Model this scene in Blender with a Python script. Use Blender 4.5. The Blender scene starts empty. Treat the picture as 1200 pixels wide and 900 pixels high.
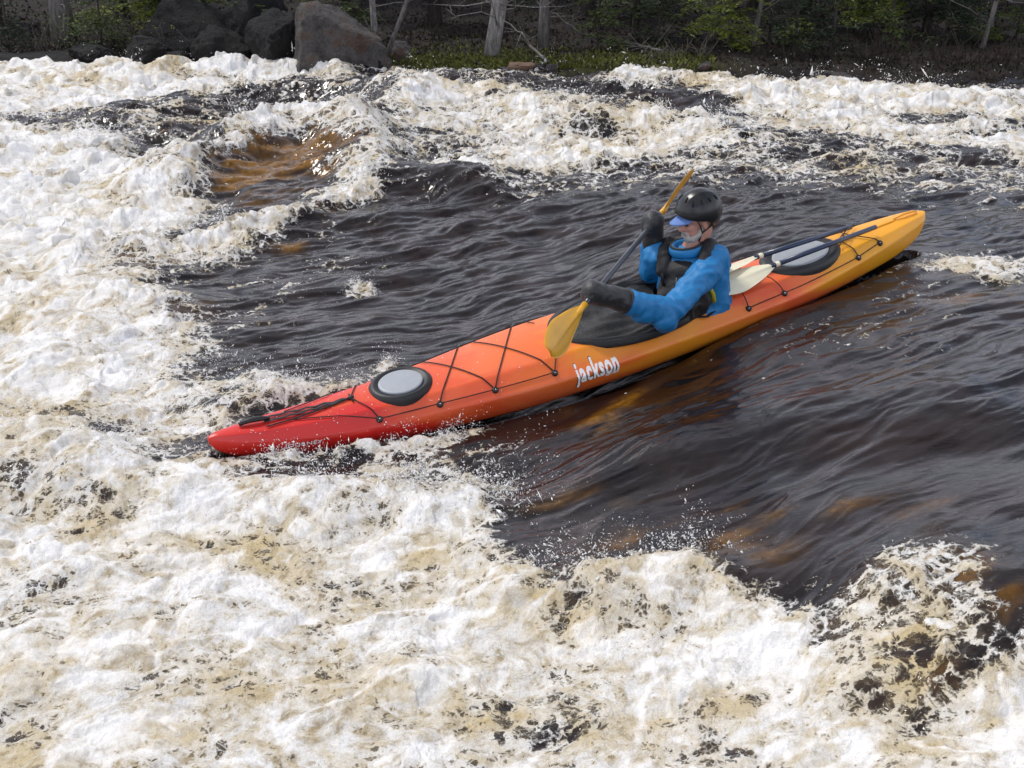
import bpy, bmesh, math, random
import numpy as np
from mathutils import Matrix, Vector, Euler

random.seed(7); rng = np.random.default_rng(11)
scene = bpy.context.scene
COL = scene.collection

# ------------------------------------------------------------------ camera
FOC = 1400.0; PITCH = math.radians(24); CH = 2.85
CAMP = np.array([0, 0, CH]); CF = np.array([0, math.cos(PITCH), -math.sin(PITCH)])
CU = np.array([0, math.sin(PITCH), math.cos(PITCH)]); CR = np.array([1.0, 0, 0])
def at(px, py, z):
    d = CF + (px-600)/FOC*CR + (450-py)/FOC*CU
    return CAMP + (z-CH)/d[2]*d
cam_d = bpy.data.cameras.new('camera'); cam = bpy.data.objects.new('camera', cam_d); COL.objects.link(cam)
cam_d.sensor_width = 36; cam_d.lens = 36*FOC/1200; cam_d.clip_end = 400; cam_d.clip_start = .05
cam.location = CAMP; cam.rotation_euler = (math.pi/2-PITCH, 0, 0); scene.camera = cam

# ------------------------------------------------------------------ small helpers
def tag(o, label=None, cat=None, group=None, kind=None):
    if label: o['label'] = label
    if cat: o['category'] = cat
    if group: o['group'] = group
    if kind: o['kind'] = kind
    return o
def empty(name, loc=(0,0,0), mat=None):
    o = bpy.data.objects.new(name, None); COL.objects.link(o); o.empty_display_size = .1
    if mat is not None: o.matrix_world = mat
    else: o.location = loc
    return o
def mesh_obj(name, verts, faces, mat=None, parent=None, smooth=True):
    me = bpy.data.meshes.new(name); me.from_pydata([tuple(v) for v in verts], [], faces); me.update()
    return link_mesh(name, me, mat, parent, smooth)
def link_mesh(name, me, mat=None, parent=None, smooth=True):
    if smooth: me.polygons.foreach_set('use_smooth', [True]*len(me.polygons))
    o = bpy.data.objects.new(name, me); COL.objects.link(o)
    if mat is not None:
        for m in (mat if isinstance(mat, (list, tuple)) else [mat]): me.materials.append(m)
    if parent is not None: o.parent = parent
    return o
def big_mesh(name, V, Fq, mat, attrs=None, parent=None, smooth=True):
    """numpy arrays straight into a mesh; Fq (n,k) all faces with k corners"""
    V = np.asarray(V, np.float32); Fq = np.asarray(Fq, np.int32)
    me = bpy.data.meshes.new(name); n, k = Fq.shape
    me.vertices.add(len(V)); me.vertices.foreach_set('co', V.ravel())
    me.loops.add(n*k); me.loops.foreach_set('vertex_index', Fq.ravel())
    me.polygons.add(n); me.polygons.foreach_set('loop_start', np.arange(0, n*k, k, dtype=np.int32))
    me.polygons.foreach_set('loop_total', np.full(n, k, np.int32))
    if smooth: me.polygons.foreach_set('use_smooth', np.ones(n, bool))
    me.update(calc_edges=True)
    for an, arr in (attrs or {}).items():
        a = me.attributes.new(an, 'FLOAT', 'POINT'); a.data.foreach_set('value', np.asarray(arr, np.float32).ravel())
    o = bpy.data.objects.new(name, me); COL.objects.link(o); me.materials.append(mat)
    if parent is not None: o.parent = parent
    return o

class MB:
    def __init__(s): s.v = []; s.f = []
    def add(s, v, f):
        o = len(s.v); s.v += [tuple(p) for p in v]; s.f += [tuple(i+o for i in q) for q in f]; return s
    def tube(s, pts, r, n=8, cap=True, flat=1.0, up=(0,0,1)):
        pts = [Vector(p) for p in pts]; m = len(pts); rs = r if isinstance(r, (list, tuple, np.ndarray)) else [r]*m
        v = []; f = []; prev = None
        for i, p in enumerate(pts):
            t = (pts[min(i+1, m-1)]-pts[max(i-1, 0)])
            if t.length < 1e-9: t = Vector((0,0,1))
            t.normalize()
            a = Vector(up) if prev is None else prev
            a = a - t*a.dot(t)
            if a.length < 1e-4: a = Vector((1,0,0)) - t*t.x
            if a.length < 1e-4: a = Vector((0,1,0))
            a.normalize(); prev = a; b = t.cross(a)
            for k in range(n):
                w = 2*math.pi*k/n
                v.append(p + a*math.cos(w)*rs[i]*flat + b*math.sin(w)*rs[i])
        for i in range(m-1):
            for k in range(n):
                f.append((i*n+k, i*n+(k+1)%n, (i+1)*n+(k+1)%n, (i+1)*n+k))
        if cap: f.append(tuple(range(n-1, -1, -1))); f.append(tuple(range((m-1)*n, m*n)))
        return s.add(v, f)
    def sphere(s, c, r, n=16, m=10, rot=None):
        rr = r if hasattr(r, '__len__') else (r, r, r); v = []; f = []
        R = rot if rot is not None else Matrix.Identity(3)
        for i in range(m+1):
            th = math.pi*i/m
            for k in range(n):
                ph = 2*math.pi*k/n
                p = R @ Vector((rr[0]*math.sin(th)*math.cos(ph), rr[1]*math.sin(th)*math.sin(ph), rr[2]*math.cos(th)))
                v.append(p+Vector(c))
        for i in range(m):
            for k in range(n):
                f.append((i*n+k, (i+1)*n+k, (i+1)*n+(k+1)%n, i*n+(k+1)%n))
        return s.add(v, f)
    def capsule(s, p0, r0, p1, r1, flat=1.0, up=(0,0,1), n=16):
        p0 = Vector(p0); p1 = Vector(p1); d = (p1-p0); L = d.length; d.normalize(); P = []; R = []
        for k in range(5):
            w = math.pi/2*(k/5); P.append(p0-d*r0*math.cos(w)); R.append(max(r0*math.sin(w), r0*.02))
        for k in range(5): t = k/4; P.append(p0.lerp(p1, t)); R.append(r0+(r1-r0)*t)
        for k in range(4, -1, -1):
            w = math.pi/2*(k/5); P.append(p1+d*r1*math.cos(w)); R.append(max(r1*math.sin(w), r1*.02))
        return s.tube(P, R, n, True, flat, up)
    def box(s, c, h, rot=None):
        R = rot if rot is not None else Matrix.Identity(3)
        v = [R @ Vector((x*h[0], y*h[1], z*h[2])) + Vector(c) for x in (-1,1) for y in (-1,1) for z in (-1,1)]
        return s.add(v, [(0,1,3,2),(4,6,7,5),(0,4,5,1),(2,3,7,6),(0,2,6,4),(1,5,7,3)])
    def build(s, name, mat=None, parent=None, smooth=True):
        return mesh_obj(name, s.v, s.f, mat, parent, smooth)

def organic(name, mb, voxel, smooth, mat, parent, post=None, fac=.5):
    """union of overlapping solids -> one continuous skin"""
    me = bpy.data.meshes.new('tmp'); me.from_pydata(mb.v, [], mb.f); me.update()
    o = bpy.data.objects.new('tmp', me); COL.objects.link(o)
    m = o.modifiers.new('r', 'REMESH'); m.mode = 'VOXEL'; m.voxel_size = voxel
    if smooth: m2 = o.modifiers.new('s', 'SMOOTH'); m2.iterations = smooth; m2.factor = fac
    dg = bpy.context.evaluated_depsgraph_get(); dg.update()
    new = bpy.data.meshes.new_from_object(o.evaluated_get(dg))
    bpy.data.objects.remove(o); bpy.data.meshes.remove(me)
    new.name = name; new.materials.clear()
    n = len(new.vertices); co = np.empty(n*3, np.float32); new.vertices.foreach_get('co', co); co = co.reshape(-1, 3)
    if post is not None:
        no = np.empty(n*3, np.float32); new.vertices.foreach_get('normal', no); no = no.reshape(-1, 3)
        co = post(co, no); new.vertices.foreach_set('co', np.asarray(co, np.float32).ravel()); new.update()
    return link_mesh(name, new, mat, parent)

# ------------------------------------------------------------------ numpy noise
_perm = np.random.default_rng(5).permutation(512).astype(np.int64)
def _h(ix, iy, seed): return _perm[(ix + _perm[(iy + seed*37) & 511]) & 511]
_ga = np.linspace(0, 2*np.pi, 512, endpoint=False); _gx = np.cos(_ga*37); _gy = np.sin(_ga*37)
def perlin(x, y, seed=0):
    x0 = np.floor(x).astype(np.int64); y0 = np.floor(y).astype(np.int64); fx = x-x0; fy = y-y0
    u = fx*fx*fx*(fx*(fx*6-15)+10); v = fy*fy*fy*(fy*(fy*6-15)+10)
    def g(a, b, dx, dy): h = _h(a, b, seed); return _gx[h]*dx+_gy[h]*dy
    n00 = g(x0, y0, fx, fy); n10 = g(x0+1, y0, fx-1, fy); n01 = g(x0, y0+1, fx, fy-1); n11 = g(x0+1, y0+1, fx-1, fy-1)
    a = n00+u*(n10-n00); b = n01+u*(n11-n01); return (a+v*(b-a))*1.4
def fbm(x, y, octv=4, seed=0, gain=.5, lac=2.03):
    s = 0; a = 1; t = 0
    for i in range(octv): s = s+a*perlin(x, y, seed+i); t += a; a *= gain; x = x*lac+17.3; y = y*lac-9.1
    return s/t
def sstep(a, b, x): t = np.clip((x-a)/(b-a), 0, 1); return t*t*(3-2*t)
def noise3(co, sc, seed=0):
    x, y, z = co[:,0]*sc, co[:,1]*sc, co[:,2]*sc
    return (perlin(x+z*.7, y+3.1, seed)+perlin(y+z*.9, z-x*.5+7.7, seed+1)+perlin(z+1.3, x+y*.6, seed+2))/1.8

# ------------------------------------------------------------------ materials
def newmat(name):
    m = bpy.data.materials.new(name); m.use_nodes = True; nt = m.node_tree; b = nt.nodes['Principled BSDF']; return m, nt, b
def nd(nt, t, **kw):
    n = nt.nodes.new(t)
    for k, v in kw.items(): setattr(n, k, v)
    return n
def inp(n, **kw):
    for k, v in kw.items(): n.inputs[k.replace('_', ' ')].default_value = v
def simple(name, col, rough=.5, var=.15, nscale=20, bump=0, bscale=60, metallic=0, coat=0, sheen=0, spec=None):
    m, nt, b = newmat(name); L = nt.links
    tc = nd(nt, 'ShaderNodeTexCoord'); no = nd(nt, 'ShaderNodeTexNoise'); inp(no, Scale=nscale, Detail=5)
    L.new(tc.outputs['Object'], no.inputs['Vector'])
    mx = nd(nt, 'ShaderNodeMix', data_type='RGBA')
    mx.inputs['A'].default_value = (*[c*(1-var) for c in col], 1); mx.inputs['B'].default_value = (*[min(1, c*(1+var)) for c in col], 1)
    L.new(no.outputs['Fac'], mx.inputs['Factor']); L.new(mx.outputs['Result'], b.inputs['Base Color'])
    b.inputs['Roughness'].default_value = rough; b.inputs['Metallic'].default_value = metallic
    b.inputs['Coat Weight'].default_value = coat; b.inputs['Sheen Weight'].default_value = sheen
    if spec is not None: b.inputs['Specular IOR Level'].default_value = spec
    if bump:
        n2 = nd(nt, 'ShaderNodeTexNoise'); inp(n2, Scale=bscale, Detail=6); L.new(tc.outputs['Object'], n2.inputs['Vector'])
        bp = nd(nt, 'ShaderNodeBump'); inp(bp, Strength=bump, Distance=.01)
        L.new(n2.outputs['Fac'], bp.inputs['Height']); L.new(bp.outputs['Normal'], b.inputs['Normal'])
    return m
def ramp(nt, stops, interp='LINEAR'):
    r = nd(nt, 'ShaderNodeValToRGB'); cr = r.color_ramp; cr.interpolation = interp
    while len(cr.elements) < len(stops): cr.elements.new(.5)
    for e, (p, c) in zip(cr.elements, stops): e.position = p; e.color = (*c, 1) if len(c) == 3 else c
    return r

M_black = simple('black rubber', (.012,.012,.013), .45, .2, 30, .15, 200)
M_blackfab = simple('black neoprene', (.0075,.0075,.008), .5, .3, 15, .35, 90)
M_pogie = simple('grey black neoprene', (.014,.0145,.016), .48, .3, 12, .3, 60, sheen=.12)
M_vest = simple('black nylon', (.010,.0095,.010), .6, .3, 20, .5, 120)
M_yellow = simple('yellow webbing', (.62,.55,.03), .6)
M_cord = simple('black cord', (.01,.01,.01), .7)
M_lid = simple('grey hatch plastic', (.32,.345,.37), .42, .08, 25, .1, 150)
M_shaftdark = simple('carbon shaft', (.035,.04,.048), .3, .2, 40, coat=.2)
M_shaftblue = simple('dark blue shaft', (.012,.025,.065), .32, .2, 40, coat=.2)
M_bladey = simple('yellow paddle plastic', (.66,.33,.012), .35, .16, 14, .05, 40, coat=.2)
M_bladew = simple('cream paddle plastic', (.74,.69,.50), .38, .07, 10, .05, 40)
M_helmet = simple('black helmet', (.010,.011,.012), .27, .15, 30, .05, 200)
M_vent = simple('vent shadow foam', (.004,.004,.004), .9)
M_visor = simple('blue cap cloth', (.11,.20,.46), .75, .1, 30, .2, 300)
M_skin = simple('ruddy skin', (.50,.25,.185), .5, .22, 45, .15, 150)
M_beard = simple('grey white beard', (.50,.47,.43), .8, .35, 130, .8, 260)
M_lens = simple('dark eye', (.03,.02,.02), .15)
M_steel = simple('steel screw', (.55,.56,.58), .3, metallic=1)
M_white = simple('white decal', (.9,.9,.9), .45, .03)
M_decal = simple('black decal', (.015,.015,.02), .5)
M_red = simple('red webbing', (.20,.02,.02), .6)

def jacket_mat():
    m, nt, b = newmat('blue paddling jacket'); L = nt.links
    tc = nd(nt, 'ShaderNodeTexCoord'); no = nd(nt, 'ShaderNodeTexNoise'); inp(no, Scale=6, Detail=4)
    L.new(tc.outputs['Object'], no.inputs['Vector'])
    r = ramp(nt, [(.2, (.007,.15,.37)), (.8, (.011,.19,.45))]); L.new(no.outputs['Fac'], r.inputs['Fac'])
    L.new(r.outputs['Color'], b.inputs['Base Color']); b.inputs['Roughness'].default_value = .58
    n2 = nd(nt, 'ShaderNodeTexNoise'); inp(n2, Scale=16, Detail=4, Distortion=.6); L.new(tc.outputs['Object'], n2.inputs['Vector'])
    bp = nd(nt, 'ShaderNodeBump'); inp(bp, Strength=.22, Distance=.012)
    L.new(n2.outputs['Fac'], bp.inputs['Height']); L.new(bp.outputs['Normal'], b.inputs['Normal'])
    return m
M_jacket = jacket_mat()

def hull_mat():
    m, nt, b = newmat('red orange yellow hull plastic'); L = nt.links
    tc = nd(nt, 'ShaderNodeTexCoord'); sx = nd(nt, 'ShaderNodeSeparateXYZ'); L.new(tc.outputs['Object'], sx.inputs[0])
    mp = nd(nt, 'ShaderNodeMapping'); mp.inputs['Scale'].default_value = (1.6, 5, 5); L.new(tc.outputs['Object'], mp.inputs['Vector'])
    no = nd(nt, 'ShaderNodeTexNoise'); inp(no, Scale=1.3, Detail=3, Roughness=.5, Distortion=.6); L.new(mp.outputs[0], no.inputs['Vector'])
    a = nd(nt, 'ShaderNodeMath', operation='MULTIPLY_ADD'); L.new(no.outputs['Fac'], a.inputs[0]); a.inputs[1].default_value = 1.35
    L.new(sx.outputs['X'], a.inputs[2])
    # the lower the panel the redder (colour laid in when the hull was moulded)
    zz = nd(nt, 'ShaderNodeMath', operation='MULTIPLY_ADD'); L.new(sx.outputs['Z'], zz.inputs[0]); zz.inputs[1].default_value = 2.0
    L.new(a.outputs[0], zz.inputs[2])
    dv = nd(nt, 'ShaderNodeMath', operation='DIVIDE'); L.new(zz.outputs[0], dv.inputs[0]); dv.inputs[1].default_value = 5.4
    red = (.62,.020,.014); ro = (.72,.085,.022); org = (.80,.20,.035); sal = (.82,.235,.075); yel = (.82,.36,.018); yo = (.83,.30,.02)
    r = ramp(nt, [(0, red), (.235, red), (.285, ro), (.34, (.74,.10,.028)), (.41, (.78,.155,.045)), (.48, (.80,.155,.026)), (.535, (.82,.26,.022)), (.60, yo), (.66, (.80,.21,.03)), (.715, (.74,.10,.03)), (.77, (.78,.15,.035)), (.82, yo), (.87, yel), (1, yel)])
    L.new(dv.outputs[0], r.inputs['Fac']); L.new(r.outputs['Color'], b.inputs['Base Color'])
    b.inputs['Roughness'].default_value = .36; b.inputs['Coat Weight'].default_value = .15; b.inputs['Coat Roughness'].default_value = .2
    n2 = nd(nt, 'ShaderNodeTexNoise'); inp(n2, Scale=90, Detail=4); L.new(tc.outputs['Object'], n2.inputs['Vector'])
    ms = nd(nt, 'ShaderNodeMapping'); ms.inputs['Scale'].default_value = (5, 60, 60); L.new(tc.outputs['Object'], ms.inputs['Vector'])
    n3 = nd(nt, 'ShaderNodeTexNoise'); inp(n3, Scale=2.2, Detail=6, Roughness=.75, Distortion=.5); L.new(ms.outputs[0], n3.inputs['Vector'])
    sr = ramp(nt, [(.66, (0,0,0)), (.74, (.35,.35,.35))]); L.new(n3.outputs['Fac'], sr.inputs['Fac'])
    mxs = nd(nt, 'ShaderNodeMix', data_type='RGBA'); L.new(sr.outputs['Color'], mxs.inputs['Factor']); L.new(r.outputs['Color'], mxs.inputs['A']); mxs.inputs['B'].default_value = (.86,.62,.42,1); L.new(mxs.outputs['Result'], b.inputs['Base Color'])
    rr = nd(nt, 'ShaderNodeMapRange'); L.new(n2.outputs['Fac'], rr.inputs['Value']); rr.inputs['To Min'].default_value = .26; rr.inputs['To Max'].default_value = .48
    L.new(rr.outputs[0], b.inputs['Roughness'])
    bp = nd(nt, 'ShaderNodeBump'); inp(bp, Strength=.06, Distance=.003); L.new(n2.outputs['Fac'], bp.inputs['Height']); L.new(bp.outputs['Normal'], b.inputs['Normal'])
    return m
M_hull = hull_mat()

# ------------------------------------------------------------------ kayak frame (fixed in the world)
KB = np.array([-1.568, 5.507, .10]); KS = np.array([2.704, 7.624, .70]); KL = float(np.linalg.norm(KS-KB))
def kframe(roll):
    a = (KS-KB)/KL; y = np.cross([0,0,1], a); y /= np.linalg.norm(y); z = np.cross(a, y)
    c, s = math.cos(roll), math.sin(roll); return a, y*c+z*s, z*c-y*s
KA, KY, KZ = kframe(math.radians(12)); _, HY, HZ = kframe(0)
def mat4(a, y, z, o):
    return Matrix(((a[0],y[0],z[0],o[0]),(a[1],y[1],z[1],o[1]),(a[2],y[2],z[2],o[2]),(0,0,0,1)))
MK = mat4(KA, KY, KZ, KB); MH = mat4(KA, HY, HZ, KB)      # hull frame (edged), rider frame (upright)

ks = [0,.04,.12,.3,.6,.9,1.2,1.5,1.8,2.1,2.4,2.7,3.0,3.3,3.6,3.9,4.2,4.5,4.68,4.77,KL]
kb = [.012,.032,.06,.105,.155,.19,.225,.265,.295,.305,.305,.295,.285,.27,.255,.22,.175,.125,.085,.055,.018]
kg = [-.015,-.02,-.045,-.075,-.12,-.145,-.147,-.147,-.147,-.147,-.147,-.147,-.147,-.145,-.14,-.12,-.095,-.06,-.04,-.03,-.02]
kk = [-.05,-.11,-.17,-.24,-.31,-.345,-.36,-.37,-.375,-.375,-.375,-.37,-.365,-.355,-.34,-.325,-.30,-.27,-.22,-.15,-.06]
kc_s = [0,.05,.6,1.2,2.0,3.2,4.0,4.68,KL]; kc = [-.005,.005,-.04,-.055,-.03,-.05,-.035,.005,-.002]
from bisect import bisect
def smoothinterp(s, xs, ys):
    # catmull-rom through the table
    i = min(max(bisect(xs, s)-1, 0), len(xs)-2); x0, x1 = xs[i], xs[i+1]; h = x1-x0; t = (s-x0)/h
    def sl(j):
        if j == 0: return (ys[1]-ys[0])/(xs[1]-xs[0])
        if j == len(xs)-1: return (ys[-1]-ys[-2])/(xs[-1]-xs[-2])
        return (ys[j+1]-ys[j-1])/(xs[j+1]-xs[j-1])
    m0, m1 = sl(i)*h, sl(i+1)*h
    return (2*t**3-3*t*t+1)*ys[i]+(t**3-2*t*t+t)*m0+(-2*t**3+3*t*t)*ys[i+1]+(t**3-t*t)*m1
def deck(s, t, lift=0.0):
    """point on the deck: s along, t across (-1 near gunwale .. 1 far)"""
    b = smoothinterp(s, ks, kb); g = smoothinterp(s, ks, kg); c = smoothinterp(s, kc_s, kc); u = abs(t)
    p = 1-.18*(u/.62)**2 if u < .62 else .82*(1-(u-.62)/.38)
    return Vector((s, t*b, g+(c-g)*p+lift))

# ------------------------------------------------------------------ kayak
kayak = empty('kayak', mat=MK)
tag(kayak, 'red, orange and yellow sea kayak riding through the rapids with a helmeted paddler aboard', 'kayak')
CKC, CKA, CKB = 2.56, .52, .235       # cockpit centre, half length, half width
def build_hull():
    ss = sorted(set([0,.01,.025,.04,.06] + list(np.linspace(.1, KL-.12, 120)) + [KL-.08,KL-.05,KL-.03,KL-.015,KL-.005,KL]))
    ts = [0,.12,.25,.38,.5,.58,.62,.66,.75,.85,.94,.985]
    V = []; nr = None
    for s in ss:
        b = smoothinterp(s, ks, kb); g = smoothinterp(s, ks, kg); k = smoothinterp(s, ks, kk)
        endf = min(1, s/.25, (KL-s)/.25)
        half = [deck(s, t) for t in ts]                       # centre -> gunwale
        low = [Vector((s, b*1.0, g-.006)), Vector((s, b*1.0, g-.02)), Vector((s, b*.97, g+(k-g)*.35)), Vector((s, b*.9, g+(k-g)*.6)), Vector((s, b*.80, g+(k-g)*.75)),
               Vector((s, b*.66, g+(k-g)*.85)), Vector((s, b*.4, g+(k-g)*.93)), Vector((s, b*.15, g+(k-g)*.985))]
        right = half+low; ring = [Vector(p) for p in right]+[Vector((s, 0, k))]+[Vector((s, -p.y, p.z)) for p in reversed(right[1:])]
        V += ring; nr = len(ring)
    F = []
    for i in range(len(ss)-1):
        for j in range(nr):
            q = (i*nr+j, (i+1)*nr+j, (i+1)*nr+(j+1) % nr, i*nr+(j+1) % nr)
            c = sum((V[x] for x in q), Vector())/4
            if ((c.x-CKC)/(CKA-.04))**2+(c.y/(CKB-.03))**2 < 1 and c.z > -.2: continue
            F.append(q)
    F.append(tuple(range(nr))); F.append(tuple((len(ss)-1)*nr+j for j in range(nr-1, -1, -1)))
    return mesh_obj('hull', V, F, M_hull, kayak)
hull = build_hull()
# coaming lip
def ring(c, ra, rb, rr, zf, n=64, m=10, sq=1.0):
    v = []; f = []
    for i in range(n):
        w = 2*math.pi*i/n; x = c+ra*math.cos(w); y = rb*math.sin(w); z = zf(x, y)
        for k in range(m):
            q = 2*math.pi*k/m; e = 1+rr*math.cos(q)/max(ra, rb)
            v.append((c+ra*math.cos(w)+rr*math.cos(q)*math.cos(w), y+rr*math.cos(q)*math.sin(w), z+rr*sq*math.sin(q)))
    for i in range(n):
        for k in range(m): f.append((i*m+k, ((i+1) % n)*m+k, ((i+1) % n)*m+(k+1) % m, i*m+(k+1) % m))
    return v, f
def czf(x, y): return -.055+.045*((CKC-x)/CKA)*(-.35) + (.03 if x < CKC else 0)*max(0, (CKC-x)/CKA)**1.5
mb = MB(); mb.add(*ring(CKC, CKA, CKB, .022, czf)); mb.add(*ring(CKC, CKA-.03, CKB-.03, .03, lambda x, y: czf(x, y)-.035)); mb.build('cockpit_rim', M_black, kayak)

def dz(x, y):
    b = smoothinterp(x, ks, kb); return deck(x, max(-1, min(1, y/b))).z
# hatches: moulded ring, rubber rim, pale lid
def hatch(cx, ra, rb):
    z0 = dz(cx, 0)
    mb = MB(); n = 56
    prof = [(1.10,-.10),(1.09,-.012),(1.05,.004),(1.0,.016),(.93,.024),(.84,.022),(.76,.012),(.5,.016),(0.001,.018)]
    v = []; f = []
    for r_, h in prof:
        for k in range(n):
            w = 2*math.pi*k/n; x = ra*r_*math.cos(w); y = rb*r_*math.sin(w)
            tilt = (dz(cx+ra*.9, 0)-dz(cx-ra*.9, 0))/(1.8*ra)
            v.append((cx+x, y, z0+tilt*x-.10*abs(y)*0+h-.004))
    for i in range(len(prof)-1):
        for k in range(n): f.append((i*n+k, i*n+(k+1) % n, (i+1)*n+(k+1) % n, (i+1)*n+k))
    o = mb.add(v, f).build('hatch_cover', M_black, kayak)
    tilt = (dz(cx+ra*.9, 0)-dz(cx-ra*.9, 0))/(1.8*ra)
    l = MB(); v = []; f = []
    for r_, h in [(.735,.004),(.735,.017),(.71,.021),(.65,.021),(.4,.0235),(.001,.025)]:
        for k in range(n):
            w = 2*math.pi*k/n; x = ra*r_*math.cos(w); y = rb*r_*math.sin(w); v.append((cx+x, y, z0+tilt*x+h))
    for i in range(5):
        for k in range(n): f.append((i*n+k, i*n+(k+1) % n, (i+1)*n+(k+1) % n, (i+1)*n+k))
    lid = l.add(v, f).build('lid', M_lid, o); return o
h1 = hatch(1.075, .172, .138); h1['label'] = 'small round hatch cover on the bow'
h2 = hatch(3.80, .275, .16); h2['label'] = 'large oval hatch cover behind the seat'
# deck fittings and cords
CL = [(.88,.85),(1.22,.85),(1.54,.85),(1.90,.85),(3.24,.88),(3.52,.85),(4.14,.85),(4.34,.78)]
def cleat(s, t):
    p = deck(s, t); r = .019
    nrm = Vector((0, .45 if t > 0 else -.45, .9)).normalized()
    q = nrm.to_track_quat('Z', 'Y').to_matrix()
    mb = MB(); v = []; n = 16; f = []
    for rr, h in [(1.0,-.006),(1.0,.006),(.8,.013),(.45,.015),(.40,.010),(.001,.010)]:
        for k in range(n): w = 2*math.pi*k/n; v.append(p+q@Vector((r*rr*math.cos(w), r*rr*math.sin(w), h)))
    for i in range(5):
        for k in range(n): f.append((i*n+k, i*n+(k+1) % n, (i+1)*n+(k+1) % n, (i+1)*n+k))
    o = mb.add(v, f).build('deck_fitting', M_black, kayak)
    s_ = MB(); s_.sphere(p+nrm*.010, (.0055,.0055,.004), 8, 6); s_.build('screw', M_steel, o)
for s, t in CL:
    cleat(s, -t); cleat(s, t)
def cord_pts(a, b, n=14, lift=.007, arch=0):
    return [deck(a[0]+(b[0]-a[0])*i/n, a[1]+(b[1]-a[1])*i/n, lift+arch*math.sin(math.pi*i/n)) for i in range(n+1)]
def cord(segs, r=.0035, lift=.007, arch=0):
    mb = MB()
    for a, b in segs: mb.tube(cord_pts(a, b, 14, lift, arch), r, 6)
    return mb.build('deck_cord', M_cord, kayak)
for sg in (-1, 1):
    cord([((.30,.55*sg*0),(.88,.85*sg))] if 0 else [((.42,.30*sg),(.88,.85*sg))], .003)
    cord([(CL[0:4][i], CL[0:4][i+1]) if sg > 0 else ((CL[i][0],-CL[i][1]),(CL[i+1][0],-CL[i+1][1])) for i in range(3)], .003)
    cord([((.78,0),(.88,.85*sg))], .003)
    cord([((1.22,.85*sg),(1.54,-.85*sg))], .0035)
    cord([((1.54,.85*sg),(1.90,-.85*sg))], .0035)
    cord([((1.90,.85*sg),(1.98,.45*sg))], .003)
    cord([((3.24,.88*sg),(3.52,.85*sg)), ((3.52,.85*sg),(4.14,.85*sg)), ((4.14,.85*sg),(4.34,.78*sg))], .003)
cord([((4.14,-.85),(4.10,0)), ((4.10,0),(4.34,.78)), ((4.34,-.78),(4.20,0)), ((4.20,0),(4.14,.85))], .0035, .012)
# carry handle and its black strap on the bow
mb = MB(); pts = [deck(.17,.1,.012), deck(.20,.1,.022), deck(.24,.05,.026), deck(.29,.0,.024), deck(.33,0,.014)]
mb.tube(pts, [.010,.014,.015,.014,.010], 10)
for t0 in (-.12,.22): mb.tube([deck(.30+.48*i/10, t0*(1-i/10)+0.0, .009+.006*math.sin(3*i)) for i in range(11)], .008, 8, flat=.35)
mb.build('carry_handle', M_black, kayak)
mb = MB(); mb.tube([deck(.30+.47*i/10, -.45*(1-i/10), .008) for i in range(11)], .0045, 6); mb.build('bow_strap', M_blackfab, kayak)
mb = MB(); mb.sphere(deck(.785,0,.012), (.02,.012,.010)); mb.tube([deck(.785,-.2,.010), deck(.785,.2,.010)], .005, 6); mb.build('strap_buckle', M_black, kayak)
# beads of water standing on the deck
def beads():
    v = []; f = []; rg = random.Random(21)
    for i in range(330):
        s = rg.choice((rg.uniform(.1,1.9), rg.uniform(3.15,4.7), rg.uniform(.1,1.3))); t = rg.uniform(-.98,.98); r = rg.choice((.0012,.0016,.0024,.0034))*rg.uniform(.7,1.2); p = deck(s, t); b = len(v)
        for a_, h in ((1, 0), (.8, .5)):
            for k in range(6): w = math.pi*k/3; v.append(p+Vector((r*a_*math.cos(w), r*a_*math.sin(w)*.9, r*h+(abs(t)*.4*0))))
        v.append(p+Vector((0,0,r*.8)))
        for k in range(6): f.append((b+k, b+(k+1)%6, b+6+(k+1)%6, b+6+k)); f.append((b+6+k, b+6+(k+1)%6, b+12))
    o = MB().add(v, f).build('water_beads', simple('beaded water', (.75,.70,.66), .06, .05), kayak); o['kind'] = 'stuff'
beads()
# stern grab groove and rudder pin
mb = MB(); mb.tube([deck(4.55,.05,.010), deck(4.62,.02,.022), deck(4.70,0,.020), deck(4.74,0,.008)], [.006,.008,.008,.005], 8); mb.build('stern_handle', M_hull, kayak)
mb = MB(); mb.tube([deck(4.25+.32*i/8,.0+.0*i,.004) for i in range(9)], [.001]+[.012]*7+[.001], 8, flat=.5); mb.build('deck_ridge', M_hull, kayak)

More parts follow.
